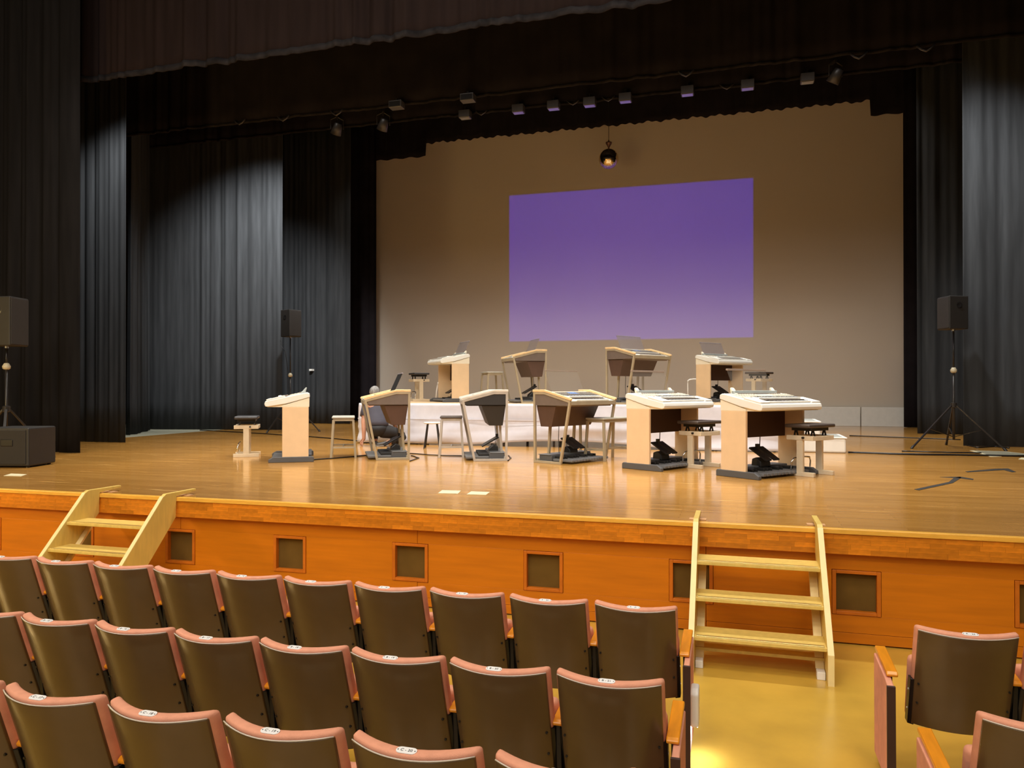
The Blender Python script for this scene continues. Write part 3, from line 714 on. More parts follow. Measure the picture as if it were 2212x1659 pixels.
def organ_frame(loc, front_deg, label, wood=True, stand='smoked', dark=False):
    """console organ on open metal side frames; player side is local -y"""
    e = empty('electronic_organ', loc, math.radians(front_deg + 90)); W = 1.16; h = W / 2
    fm = M_FRG if wood else M_FRS
    prof = [(-0.255, 0.0), (0.265, 0.0), (0.275, 1.060), (0.055, 1.060), (-0.425, 0.935), (-0.430, 0.90)]
    for sx in (-1, 1):
        a = sx * (h - 0.018)
        f = loop_frame(MB(), prof, 0.036, a - 0.018, a + 0.018).build('side_frame', fm, e, bevel=0.003)
        cap = [(0.280, 1.060), (0.280, 1.095), (0.062, 1.095), (-0.432, 0.972), (-0.445, 0.955), (-0.435, 0.935), (0.055, 1.060)]
        MB().prismx(cap, a - 0.022, a + 0.022).build('frame_cap', M_CAPW if wood else M_CAPS, f, bevel=0.005)
        MB().prismx([(-0.375, 0.86), (0.245, 0.86), (0.245, 1.03), (0.06, 1.03), (-0.385, 0.912)], a - 0.010, a + 0.010).build('side_panel', M_BODYD if dark else M_BODY, e)
    bm = M_BODYD if dark else M_SPKBOX
    MB().prismx([(-0.42, 0.925), (0.05, 1.045), (0.265, 1.045), (0.265, 0.88), (-0.38, 0.875), (-0.425, 0.89)], -h + 0.036, h - 0.036).build('console_body', M_PANEL if not dark else M_CAPS, e, bevel=0.004)
    MB().prismx([(-0.36, 0.845), (0.24, 0.845), (0.25, 0.88), (-0.38, 0.876)], -h + 0.05, h - 0.05).build('console_base', M_BODY if not dark else M_BODYD, e)
    sb = MB(); x0, x1, x0b, x1b = -h + 0.04, h - 0.04, -h + 0.09, h - 0.09
    sb.v = [(x0, -0.13, 0.85), (x1, -0.13, 0.85), (x1, 0.240, 0.85), (x0, 0.240, 0.85), (x0b, -0.01, 0.54), (x1b, -0.01, 0.54), (x1b, 0.20, 0.54), (x0b, 0.20, 0.54)]
    sb.f = [(0, 1, 2, 3), (7, 6, 5, 4), (0, 4, 5, 1), (1, 5, 6, 2), (2, 6, 7, 3), (3, 7, 4, 0)]
    sb.build('speaker_box', bm, e, bevel=0.006)
    MB().box(-h + 0.036, h - 0.036, -0.436, -0.420, 0.868, 0.928).build('front_rail', fm, e, bevel=0.003)
    sl = math.atan2(0.120, 0.47)
    def sz(y): return 0.925 + (y + 0.42) * 0.2553
    manual(e, None, 0.80, -0.42, sz(-0.42) + 0.014, sl); manual(e, None, 0.80, -0.275, sz(-0.275) + 0.028, sl)
    for y in (-0.308, -0.162): MB().bar((-0.40, y, sz(y) + 0.012), (0.40, y, sz(y) + 0.012), 0.018, 0.02).build('key_slip_shadow', M_KEYG, e)
    Mx = Matrix.Translation((0, -0.06, sz(-0.06) + 0.006)) @ Matrix.Rotation(sl, 4, 'X')
    cp = MB().box(-0.50, 0.50, -0.085, 0.105, -0.005, 0.006, Mx).build('control_panel', M_PANEL if not dark else M_CAPS, e, bevel=0.002)
    MB().box(-0.11, 0.11, -0.02, 0.085, 0.006, 0.012, Mx).build('display', M_LCD if not dark else M_BTN, cp)
    for r_ in range(4):
        b = MB()
        for i in range(20):
            if 8 <= i <= 11 and r_ > 1: continue
            x = -0.46 + i * 0.0484; b.box(x - 0.017, x + 0.017, -0.075 + r_ * 0.043, -0.052 + r_ * 0.043, 0.006, 0.013, Mx)
        b.build('button_row', M_BTN, cp)['kind'] = 'stuff'
    MB().box(-h + 0.04, h - 0.04, 0.215, 0.255, 0.02, 0.06).build('cross_bar', fm, e, bevel=0.003)
    for sx in (-1, 1): MB().bar((sx * 0.30, 0.17, 0.56), (sx * 0.30, 0.20, 0.10), 0.035, 0.035).build('rear_strut', fm, e)
    pedal_board(e, -0.49, 0.49, 0.13, -0.37); expression(e, 0.08, 0.02)
    MB().box(-0.50, 0.50, 0.0, 0.24, 0.115, 0.125).build('pedal_cover', M_PED, e, bevel=0.004)
    for x in (-0.15, 0.05): MB().tube([(x, 0.12, 0.57), (x + 0.01, 0.14, 0.35), (x, 0.12, 0.12)], 0.005, 6).build('cable', M_BLACKM, e)
    if stand == 'smoked': music_stand(e, 0.74, 0.06, 1.05, 0.30, math.radians(22), M_STAND, M_RIM, 0.014, posts=False)
    elif stand == 'clear': music_stand(e, 0.80, 0.06, 1.05, 0.36, math.radians(22), M_STANDC, M_RIMB, 0.016, posts=False)
    elif stand == 'black': music_stand(e, 0.74, 0.04, 1.06, 0.32, math.radians(24), M_BLACK, M_RIM, 0.02, posts=False)
    MB().box(-0.42, 0.42, 0.02, 0.10, 1.045, 1.066).build('rest_ledge', M_CREAM if not dark else M_CAPS, e, bevel=0.004)
    tag(e, label, 'electronic organ', 'electronic organs on open frames'); return e
def put(u, v, z, fd, w=1.16, d=0.26):
    """organ centre from the pixel of its near-side rear foot corner"""
    p = atZ(u, v, z); return p
def centre(p, front_deg, near, W, rear):
    """p = ground point of the near-side rear corner; near=+1 if the near side is local +x"""
    a = math.radians(front_deg); fr = Vector((math.cos(a), math.sin(a), 0)); ax = Vector((-math.sin(a), math.cos(a), 0))  # local +x
    return p + fr * rear - ax * (near * W / 2)
# rotation rz = front+90: local -y -> front direction, local +x -> (cos rz, sin rz)
def org(kind, u, v, z, fd, near, label, Y=None, **kw):
    p = atZ(u, v, z) if Y is None else Vector((atY(u, v, Y).x, Y, z))
    W, rear = (1.22, 0.29) if kind == 'p' else (1.16, 0.27)
    rz = math.radians(fd + 90); xax = Vector((math.cos(rz), math.sin(rz), 0)); fr = Vector((math.cos(math.radians(fd)), math.sin(math.radians(fd)), 0))
    c = p + fr * rear - xax * (near * (W / 2)); c.z = z
    return (organ_panel if kind == 'p' else organ_frame)(c, fd, label, **kw)
# stage floor row
org('p', 678, 998, S, -149, 1, 'slab-leg electronic organ beside the black padded bench, music rest folded', stand='folded')
org('f', 886, 993, S, -150, 1, 'wood-capped open-frame electronic organ in front of the crouching person', stand='black')
org('f', 1097, 996, S, -158, 1, 'silver-framed charcoal electronic organ beside the dark-topped stool', wood=False, dark=True, stand='none')
org('f', 1152, 999, S, -26, -1, 'wood-capped open-frame electronic organ with blue display beside grey bench', stand='clear')
org('p', 1343, 1011.5, S, -30, -1, 'slab-leg electronic organ between the grey bench and a dark padded bench', stand='clear')
org('p', 1546, 1027, S, -39, -1, 'slab-leg electronic organ standing nearest the white step boxes', stand='clear')
# platform row
org('p', 1021, 867, R, -144, 1, 'slab-leg electronic organ on platform with raised smoked music rest, dark strip curtain side', Y=15.75)
org('f', 1181, 873, R, -151, 1, 'open-frame electronic organ on platform facing the dim side curtain', Y=15.2)
org('f', 1308, 875, R, -31, -1, 'open-frame electronic organ on platform below the projected picture', Y=14.75)
org('p', 1497, 868, R, -36, -1, 'slab-leg electronic organ on platform beside white bent tube rail', Y=17.7)

# ------------------------------------------------------------------ benches and stools
def bench_adj(loc, deg, label, Lx=0.56, D=0.36, H=0.66, top=M_SEATB):
    """adjustable bench, long side along local x"""
    e = empty('organ_bench', loc, math.radians(deg)); hx = Lx / 2
    for sx in (-1, 1):
        x = sx * (hx - 0.08)
        MB().box(x - 0.022, x + 0.022, -0.20, 0.20, 0.0, 0.055).build('foot', M_BEIGE, e, bevel=0.004)
        MB().box(x - 0.02, x + 0.02, -0.045, 0.045, 0.05, H - 0.20).build('post', M_BEIGE, e, bevel=0.004)
        MB().box(x - 0.024, x + 0.024, -0.19, 0.19, H - 0.205, H - 0.145).build('end_beam', M_BEIGE, e, bevel=0.006)
        MB().tube([(x + sx * 0.022, -0.06, H - 0.17), (x + sx * 0.05, -0.06, H - 0.17)], 0.014, 10).build('knob', M_BLACK, e)
    for sy in (-1, 1): MB().box(-hx + 0.08, hx - 0.08, sy * 0.17 - 0.018, sy * 0.17 + 0.018, H - 0.205, H - 0.150).build('side_beam', M_BEIGE, e, bevel=0.003)
    for sx in (-1, 1):
        for sy in (-1, 1):
            x = sx * (hx - 0.13); y = sy * 0.12
            MB().bar((x, y, H - 0.15), (x - sx * 0.035, y, H - 0.055), 0.012, 0.022, (1, 0, 0)).build('spring_arm', M_BLACKM, e)
            MB().bar((x - sx * 0.075, y, H - 0.15), (x - sx * 0.035, y, H - 0.055), 0.012, 0.022, (1, 0, 0)).build('spring_arm', M_BLACKM, e)
    MB().box(-hx + 0.10, hx - 0.10, -0.14, 0.14, H - 0.085, H - 0.045).build('seat_mechanism', M_BLACK, e)
    pad = MB().box(-hx, hx, -D / 2, D / 2, H - 0.045, H).build('seat_pad', top, e, bevel=0.016, seg=3)
    MB().tube([(-hx + 0.08, 0.14, 0.05), (-hx + 0.085, 0.13, 0.17), (-hx + 0.12, 0.12, 0.215), (-0.06, 0.115, 0.225), (0.06, 0.115, 0.225), (hx - 0.12, 0.12, 0.215), (hx - 0.085, 0.13, 0.17), (hx - 0.08, 0.14, 0.05)], 0.011, 8).build('foot_rail', M_CHROME, e, smooth=True)
    tag(e, label, 'bench', 'adjustable organ benches'); return e
def bench_frame(loc, deg, label, top, fm, Lx=0.62, D=0.36, H=0.66):
    e = empty('organ_stool', loc, math.radians(deg)); hx = Lx / 2; hy = D / 2
    MB().box(-hx, hx, -hy, hy, H - 0.03, H).build('seat', top, e, bevel=0.010)
    MB().box(-hx + 0.02, hx - 0.02, -hy + 0.02, hy - 0.02, H - 0.07, H - 0.03).build('apron', fm, e)
    for sx in (-1, 1):
        for sy in (-1, 1):
            MB().bar((sx * (hx - 0.03), sy * (hy - 0.025), H - 0.05), (sx * (hx - 0.005), sy * (hy + 0.012), 0.0), 0.035, 0.035, (0, 1, 0)).build('leg', fm, e)
        MB().bar((sx * (hx - 0.012), -hy, 0.17), (sx * (hx - 0.012), hy, 0.17), 0.022, 0.03).build('rung', fm, e)
    MB().bar((-hx + 0.012, 0, 0.17), (hx - 0.012, 0, 0.17), 0.022, 0.03).build('rung', fm, e)
    tag(e, label, 'stool', 'open-frame stools'); return e
def gp(u, v, z=S):
    p = atZ(u, v, z); return (p.x, p.y, z)
def gy(u, Y, z):
    p = atY(u, 850, Y); return (p.x, Y, z)
bench_adj(gp(534, 985), 31 + 90, 'black padded adjustable bench beside the folded-rest organ', top=M_SEATBL)
bench_frame(gp(742, 986), 28 + 90, 'pale grey-topped frame stool beside the crouching person', M_SEATG, M_FRG)
bench_frame(gp(975, 986), 20 + 90, 'dark-topped frame stool beside the charcoal organ', M_SEATB, M_FRS, Lx=0.5)
bench_frame(gp(1315, 992), 62, 'long grey frame bench between two organs', M_SEATG, M_FRG, Lx=0.72)
bench_adj(gp(1511, 1009), 56, 'dark padded adjustable bench between two slab-leg organs')
bench_adj(gp(1750, 1026), 52, 'dark padded adjustable bench nearest the stage edge, beside the end organ', Lx=0.58)
bench_adj(gy(905, 16.6, R), 128, 'dark padded adjustable bench on platform near the black curtain strip', top=M_SEATBL)
bench_frame(gy(1063, 16.0, R), 122, 'frame stool on platform between two organs', M_SEATG, M_FRG)
bench_adj(gy(1640, 17.7, R), 54, 'dark padded adjustable bench on platform at the step box end')
# small white folding stool
fs = empty('folding_stool', gp(934, 968)); tag(fs, 'small white-topped folding stool with thin dark legs', 'stool')
MB().lathe([(0.0, 0.455), (0.15, 0.455), (0.165, 0.465), (0.165, 0.478), (0.15, 0.485), (0.0, 0.485)], n=24).build('seat', M_WSHELL, fs)
for k in range(4):
    a = PI / 4 + k * PI / 2 + 0.3
    MB().tube([(0.12 * math.cos(a), 0.12 * math.sin(a), 0.46), (0.20 * math.cos(a), 0.20 * math.sin(a), 0.0)], 0.013, 8).build('leg', M_POLE, fs)
# white bent tube rails behind the platform organs
def rail(u, vtop, Y, dx, label):
    p = Vector(gy(u, Y, R)); top = atY(u, vtop, Y).z - R
    e = MB().tube([(0, 0, 0), (dx * 0.2, 0, top * 0.5), (dx * 0.4, 0, top - 0.10), (dx * 0.5, 0, top - 0.035), (dx * 0.5 + 0.05, 0.01, top - 0.008), (dx * 0.5 + 0.12, 0.02, top), (dx * 0.5 + 0.30, 0.05, top), (dx * 0.5 + 0.36, 0.06, top - 0.03), (dx * 0.5 + 0.38, 0.065, top - 0.10), (dx * 0.5 + 0.40, 0.07, 0)], 0.016, 10).build('tube_rail', M_WTUBE, loc=p, smooth=True)
    tag(e, label, 'rail')
rail(941, 824, 16.9, 0.12, 'white bent tube rail behind the slab-leg organ near the platform bench')
rail(1486, 819, 18.3, 0.0, 'white bent tube rail beside the platform organ at the step box end')

# ------------------------------------------------------------------ loudspeakers on tripods
def speaker(loc, deg, label, w=0.40, d=0.38, h=0.70):
    e = empty('loudspeaker', loc, math.radians(deg))
    MB().prismz([(-w / 2, -d / 2), (w / 2, -d / 2), (w / 2 - 0.05, d / 2), (-w / 2 + 0.05, d / 2)], 0, h).build('cabinet', M_SPK, e, bevel=0.015)
    MB().box(-w / 2 + 0.015, w / 2 - 0.015, -d / 2 - 0.012, -d / 2 + 0.002, 0.02, h - 0.02).build('grille', M_GRILLE, e, bevel=0.006)
    for sx in (-1, 1):
        MB().lathe([(0.0, -0.004), (0.055, -0.004), (0.060, 0.006), (0.045, 0.008), (0.0, 0.002)], n=16).build('handle_cup', M_BLACKM, e, loc=(sx * (w / 2 - 0.026), 0, h * 0.72)).rotation_euler = (0, sx * PI / 2, 0)
    MB().tube([(0, 0, -0.03), (0, 0, 0.02)], 0.03, 12).build('pole_socket', M_CHROME, e)
    tag(e, label, 'loudspeaker', 'tripod loudspeakers')
def spk_stand(loc, deg, zt, label, tipr=0.58, hubz=0.75):
    e = empty('speaker_stand', loc, math.radians(deg))
    MB().tube([(0, 0, 0.16), (0, 0, 1.45)], 0.022, 12).build('lower_pole', M_POLE, e, smooth=True)
    MB().tube([(0, 0, 1.40), (0, 0, zt)], 0.016, 12).build('upper_pole', M_BLACKM, e, smooth=True)
    MB().lathe([(0.03, 0), (0.052, 0.015), (0.058, 0.05), (0.045, 0.075), (0.03, 0.10)], (0, 0, 1.40), 16).build('collar', M_COLLAR, e, smooth=True)
    MB().lathe([(0.03, 0), (0.055, 0.01), (0.055, 0.09), (0.03, 0.10)], (0, 0, hubz), 14).build('hub', M_POLE, e)
    for k in range(3):
        a = 2 * PI * k / 3; c, s_ = math.cos(a), math.sin(a)
        lg = MB().bar((0.05 * c, 0.05 * s_, hubz + 0.04), (tipr * c, tipr * s_, 0.02), 0.035, 0.022).build('leg', M_POLE, e)
        MB().bar((0.03 * c, 0.03 * s_, 0.22), (tipr * 0.55 * c, tipr * 0.55 * s_, 0.36), 0.025, 0.014).build('brace', M_BLACKM, e)
        MB().tube([(tipr * c * 0.97, tipr * s_ * 0.97, 0.05), (tipr * c * 1.02, tipr * s_ * 1.02, 0.0)], 0.024, 10).build('rubber_foot', M_BLACK, lg)
    tag(e, label, 'speaker stand', 'tripod speaker stands')
def spk_pair(u, Y, vbot, vtop, deg, sdeg, lab1, lab2, w=0.40, d=0.38, tip=0.6):
    p = atY(u, 800, Y); zb = atY(u, vbot, Y).z; zt = atY(u, vtop, Y).z
    spk_stand((p.x, Y, S), sdeg, zb - S, lab2, tipr=tip)
    speaker((p.x, Y, zb), deg, lab1, w, d, zt - zb)
spk_pair(2060, 16.0, 712, 641, -73, 205, 'black loudspeaker on tripod by the floor mat', 'dark tripod speaker stand by the floor mat', tip=0.85)
spk_pair(627, 17.3, 728, 670, 75, 255, 'black loudspeaker on tripod before the brightly lit side curtain', 'dark tripod speaker stand before the brightly lit side curtain', tip=0.75)
spk_pair(14, 9.1, 748, 643, 104, 315, 'black loudspeaker above the bass cabinet', 'dark tripod speaker stand behind the bass cabinet', w=0.42, d=0.40, tip=0.7)
# bass cabinet
p = atZ(52, 1013, S)
bc = empty('bass_cabinet', (p.x - 0.36, p.y + 0.10, S), math.radians(14)); tag(bc, 'square black bass loudspeaker cabinet on the stage floor', 'loudspeaker')
MB().box(-0.36, 0.30, -0.05, 0.55, 0.02, 0.56).build('cabinet', M_SPK, bc, bevel=0.02)
MB().box(-0.32, 0.26, -0.062, -0.045, 0.05, 0.53).build('grille', M_GRILLE, bc, bevel=0.006)
for sx in (-0.30, 0.24):
    for y in (0.02, 0.48): MB().tube([(sx, y, 0), (sx, y, 0.03)], 0.025, 10).build('foot', M_BLACK, bc)
MB().box(-0.10, 0.08, -0.070, -0.050, 0.30, 0.40).build('handle', M_BLACKM, bc, bevel=0.01)
# power cable of the mid loudspeaker
pm = atY(610, 735, 17.3)
tag(MB().tube([(pm.x - 0.05, 17.28, pm.z), (pm.x, 17.25, pm.z - 0.15), (pm.x + 0.14, 17.22, pm.z - 0.30), (pm.x + 0.19, 17.26, pm.z - 0.8), (pm.x + 0.19, 17.26, S + 0.3), (pm.x + 0.15, 17.1, S + 0.012)], 0.007, 6).build('speaker_cable', M_BLACKM, smooth=True), 'black cable hanging from the loudspeaker before the lit side curtain', 'cable')

# ------------------------------------------------------------------ things on the floor
def cable(pts, label, r=0.009, z=S):
    P = [atZ(u, v, z) for u, v in pts]; Q = []
    for i in range(len(P) - 1):
        for k in range(6):
            t = k / 6; Q.append(P[i].lerp(P[i + 1], t) + Vector((0, 0.02 * math.sin(i * 3 + k), 0)))
    Q.append(P[-1]); Q = [Vector((q.x, q.y, z + r)) for q in Q]
    tag(MB().tube(Q, r, 6).build('floor_cable', M_BLACKM, smooth=True), label, 'cable', 'cables on the stage floor')
cable([(1835, 942), (1950, 946), (2075, 951)], 'thin black cable running from the white steps to the tripod loudspeaker', 0.012)
cable([(1832, 979), (1960, 983), (2090, 985), (2212, 987)], 'long black cable running past the floor mat', 0.016)
cable([(1948, 976), (2030, 978), (2120, 980)], 'short black cable ending under the floor mat', 0.012)
cable([(432, 930), (560, 937), (690, 946), (772, 953)], 'thin black cable from the lit side curtain to the platform', 0.012)
cable([(668, 995), (735, 990), (800, 984)], 'black cable under the pale grey-topped stool', 0.010)
cable([(888, 985), (905, 990), (885, 997)], 'short black cable loop behind the wood-capped organ', 0.008)
cable([(880, 980), (940, 984), (1010, 986), (1060, 984)], 'black cable under the dark-topped stool', 0.008)
cable([(1098, 985), (1104, 990), (1097, 996)], 'short black cable loop behind the charcoal organ', 0.008)
cable([(2085, 962), (2110, 968), (2150, 966), (2180, 969)], 'tangled black cable at the foot of the lit curtain', 0.014)
def flat(name, pts, m, label, cat, th=0.004, group=None):
    P = [atZ(u, v, S) for u, v in pts]; o = MB().prismz([(p.x, p.y) for p in P], S + 0.0005, S + th).build(name, m); tag(o, label, cat, group); return o
flat('floor_tape', [(946, 1066), (955, 1059.5), (996, 1060.5), (989, 1067)], M_PAPER, 'pale square marker on the bare boards, one of a pair', 'marker', group='pale floor markers')
flat('floor_tape', [(1008, 1068.5), (1018, 1062), (1058, 1063.5), (1050, 1069.5)], M_PAPER, 'pale square marker on the bare boards, one of a pair', 'marker', group='pale floor markers')
flat('floor_tape', [(8, 1028), (24, 1023.5), (58, 1025), (46, 1029)], M_PAPER, 'pale square marker in front of the bass cabinet', 'marker', group='pale floor markers')
flat('floor_tape', [(2200, 992), (2206, 989), (2230, 990), (2230, 994)], M_PAPER, 'small pale marker beside the floor mat', 'marker', group='pale floor markers')
flat('floor_tape', [(1975, 1057.5), (2050, 1041.5), (2060, 1033), (2073, 1030.5), (2077, 1032), (2058, 1044), (1985, 1059.5)], M_TAPE, 'black bent tape mark on the boards, the one nearer the stage edge', 'tape mark', group='black tape marks')
flat('floor_tape', [(2030, 1031), (2075, 1030.3), (2103, 1035), (2102, 1037), (2070, 1033)], M_TAPE, 'short black tape stroke touching the bent tape mark', 'tape mark', group='black tape marks')
flat('floor_tape', [(2085, 1019), (2150, 1013), (2178, 1012.5), (2195, 1020), (2186, 1020.5), (2168, 1015.5), (2090, 1020.5)], M_TAPE, 'black bent tape mark on the boards, the one nearer the floor mat', 'tape mark', group='black tape marks')
mt = empty('floor_mat'); tag(mt, 'grey rectangular floor mat edged with white tape by the lit curtain', 'mat')
mp = [(2095, 973.5), (2170, 975.5), (2245, 984), (2140, 987)]
P = [atZ(u, v, S) for u, v in mp]; c = sum(P, Vector()) / 4
MB().prismz([(p.x, p.y) for p in P], S, S + 0.005).build('border', M_PAPER, mt)
MB().prismz([(c.x + (p.x - c.x) * 0.84, c.y + (p.y - c.y) * 0.84) for p in P], S + 0.001, S + 0.008).build('mat', M_MAT, mt)

# ------------------------------------------------------------------ mirror ball
Yb = 23.2; pb = atY(1315, 343, Yb); rb = 0.30
ball = empty('mirror_ball', pb); tag(ball, 'mirror ball hanging in front of the backcloth', 'mirror ball')
MB().lathe([(0.001, -rb + 0.004)] + [((rb - 0.004) * math.cos(t), (rb - 0.004) * math.sin(t)) for t in [(-80 + 10 * i) * PI / 180 for i in range(17)]] + [(0.001, rb - 0.004)], n=28).build('ball', M_BRASSD, ball, smooth=True)
tl = MB(); nb = 22
for j in range(nb):
    la = -PI / 2 + PI * (j + 0.5) / nb; n_ = max(4, int(2 * nb * math.cos(la)))
    for i in range(n_):
        lo_ = 2 * PI * (i + 0.5 * (j % 2)) / n_
        nrm = Vector((math.cos(la) * math.cos(lo_), math.cos(la) * math.sin(lo_), math.sin(la)))
        a = Vector((-math.sin(lo_), math.cos(lo_), 0)); b = nrm.cross(a); s2 = PI * rb / nb * 0.46
        k = len(tl.v)
        for sa, sb_ in ((-1, -1), (1, -1), (1, 1), (-1, 1)): tl.v.append(tuple(nrm * rb + a * sa * s2 + b * sb_ * s2))
        tl.f.append((k, k + 1, k + 2, k + 3))
t_ = tl.build('mirror_tiles', M_MIRROR, ball); t_['kind'] = 'stuff'
MB().lathe([(0.012, rb - 0.01), (0.02, rb + 0.03), (0.05, rb + 0.10), (0.095, rb + 0.17), (0.095, rb + 0.20), (0.03, rb + 0.22), (0.012, rb + 0.27)], n=14).build('motor', M_BRASSD, ball)
MB().tube([(0, 0, rb + 0.25), (0, 0, 14.02 - pb.z)], 0.008, 6).build('hanging_wire', M_POLE, ball)

# ------------------------------------------------------------------ fixtures peeping below the borders
batten = tag(MB().tube([(-13.5, 17.02, 8.62), (7.5, 17.02, 8.62)], 0.03, 8).build('lighting_batten', M_POLE), 'dark lighting pipe hanging under the middle black border', 'pipe')
def fixture(u, v, label, wpx=26, Y=16.76):
    p = atY(u, v, Y); e = empty('stage_light', p); hw = wpx / 1660 * 17 / 2
    MB().box(-hw, hw, -0.10, 0.10, -0.05, 0.12).build('housing', M_FIXT, e, bevel=0.01)
    MB().box(-hw + 0.02, hw - 0.02, -0.08, 0.08, -0.058, -0.048).build('lens', M_CHROME, e)
    MB().box(-0.02, 0.02, -0.02, 0.16, 0.10, 0.22).build('clamp', M_POLE, e)
    tag(e, label, 'stage light', 'lights hanging under the black border')
for u, v in [(1005, 251), (1120, 239), (1196, 231), (1274, 224), (1351, 215), (1485, 200), (1615, 187), (1744, 173)]:
    fixture(u, v, 'small box stage light hanging under the middle black border')
def fixture2(u, v, label):
    p = atY(u, v, 13.36); e = empty('stage_light', p)
    MB().box(-0.13, 0.13, -0.09, 0.09, -0.05, 0.08).build('housing', M_FIXT, e, bevel=0.01)
    MB().box(-0.11, 0.11, -0.094, -0.085, -0.03, 0.06).build('lens', M_BLACKM, e)
    MB().box(-0.02, 0.02, -0.02, 0.16, 0.06, 0.14).build('clamp', M_POLE, e)
    tag(e, label, 'stage light', 'lights hanging under the front black border')
fixture2(857, 229, 'box stage light with pale edges hanging under the front black border')
fixture2(1011, 214, 'box stage light with pale edges hanging under the front black border')
def can(u, v):
    p = atY(u, v, 16.72); e = empty('spotlight_can', p, 0.5)
    MB().lathe([(0.02, 0.16), (0.09, 0.14), (0.11, 0.02), (0.13, -0.13), (0.115, -0.13), (0.09, 0.0)], n=16).build('housing', M_FIXT, e, smooth=True).rotation_euler = (0.5, 0.3, 0)
    MB().tube([(-0.15, 0, 0.0), (-0.15, 0, 0.22), (0, 0, 0.30), (0.15, 0, 0.22), (0.15, 0, 0.0)], 0.012, 6).build('yoke', M_FIXT, e)
    MB().box(-0.02, 0.02, -0.02, 0.25, 0.28, 0.34).build('clamp', M_POLE, e)
    tag(e, 'small tilted spotlight can hanging below the middle black border', 'stage light', 'spotlight cans under the middle border')
can(728, 279); can(828, 270); can(1805, 165)
def swag(u, v, Y, w, label):
    p = atY(u, v, Y); k = w / 1660 * Y
    tag(MB().tube([(p.x - k, Y, p.z + k * 0.8), (p.x - k * 0.5, Y - 0.01, p.z + k * 0.3), (p.x, Y - 0.02, p.z), (p.x + k * 0.5, Y - 0.01, p.z + k * 0.3), (p.x + k, Y, p.z + k * 0.8)], 0.014, 6).build('cable_swag', M_FIXT, smooth=True), label, 'cable', label + 's')
for u, v in [(518, 270), (612, 262), (727, 250), (1482, 166), (1855, 128), (2000, 112)]: swag(u, v, 13.46, 16, 'grey cable loop drooping below the front black border')
for u, v in [(1040, 249), (1238, 227), (1314, 219), (1570, 193)]: swag(u, v, 16.86, 14, 'grey cable loop drooping below the middle black border')

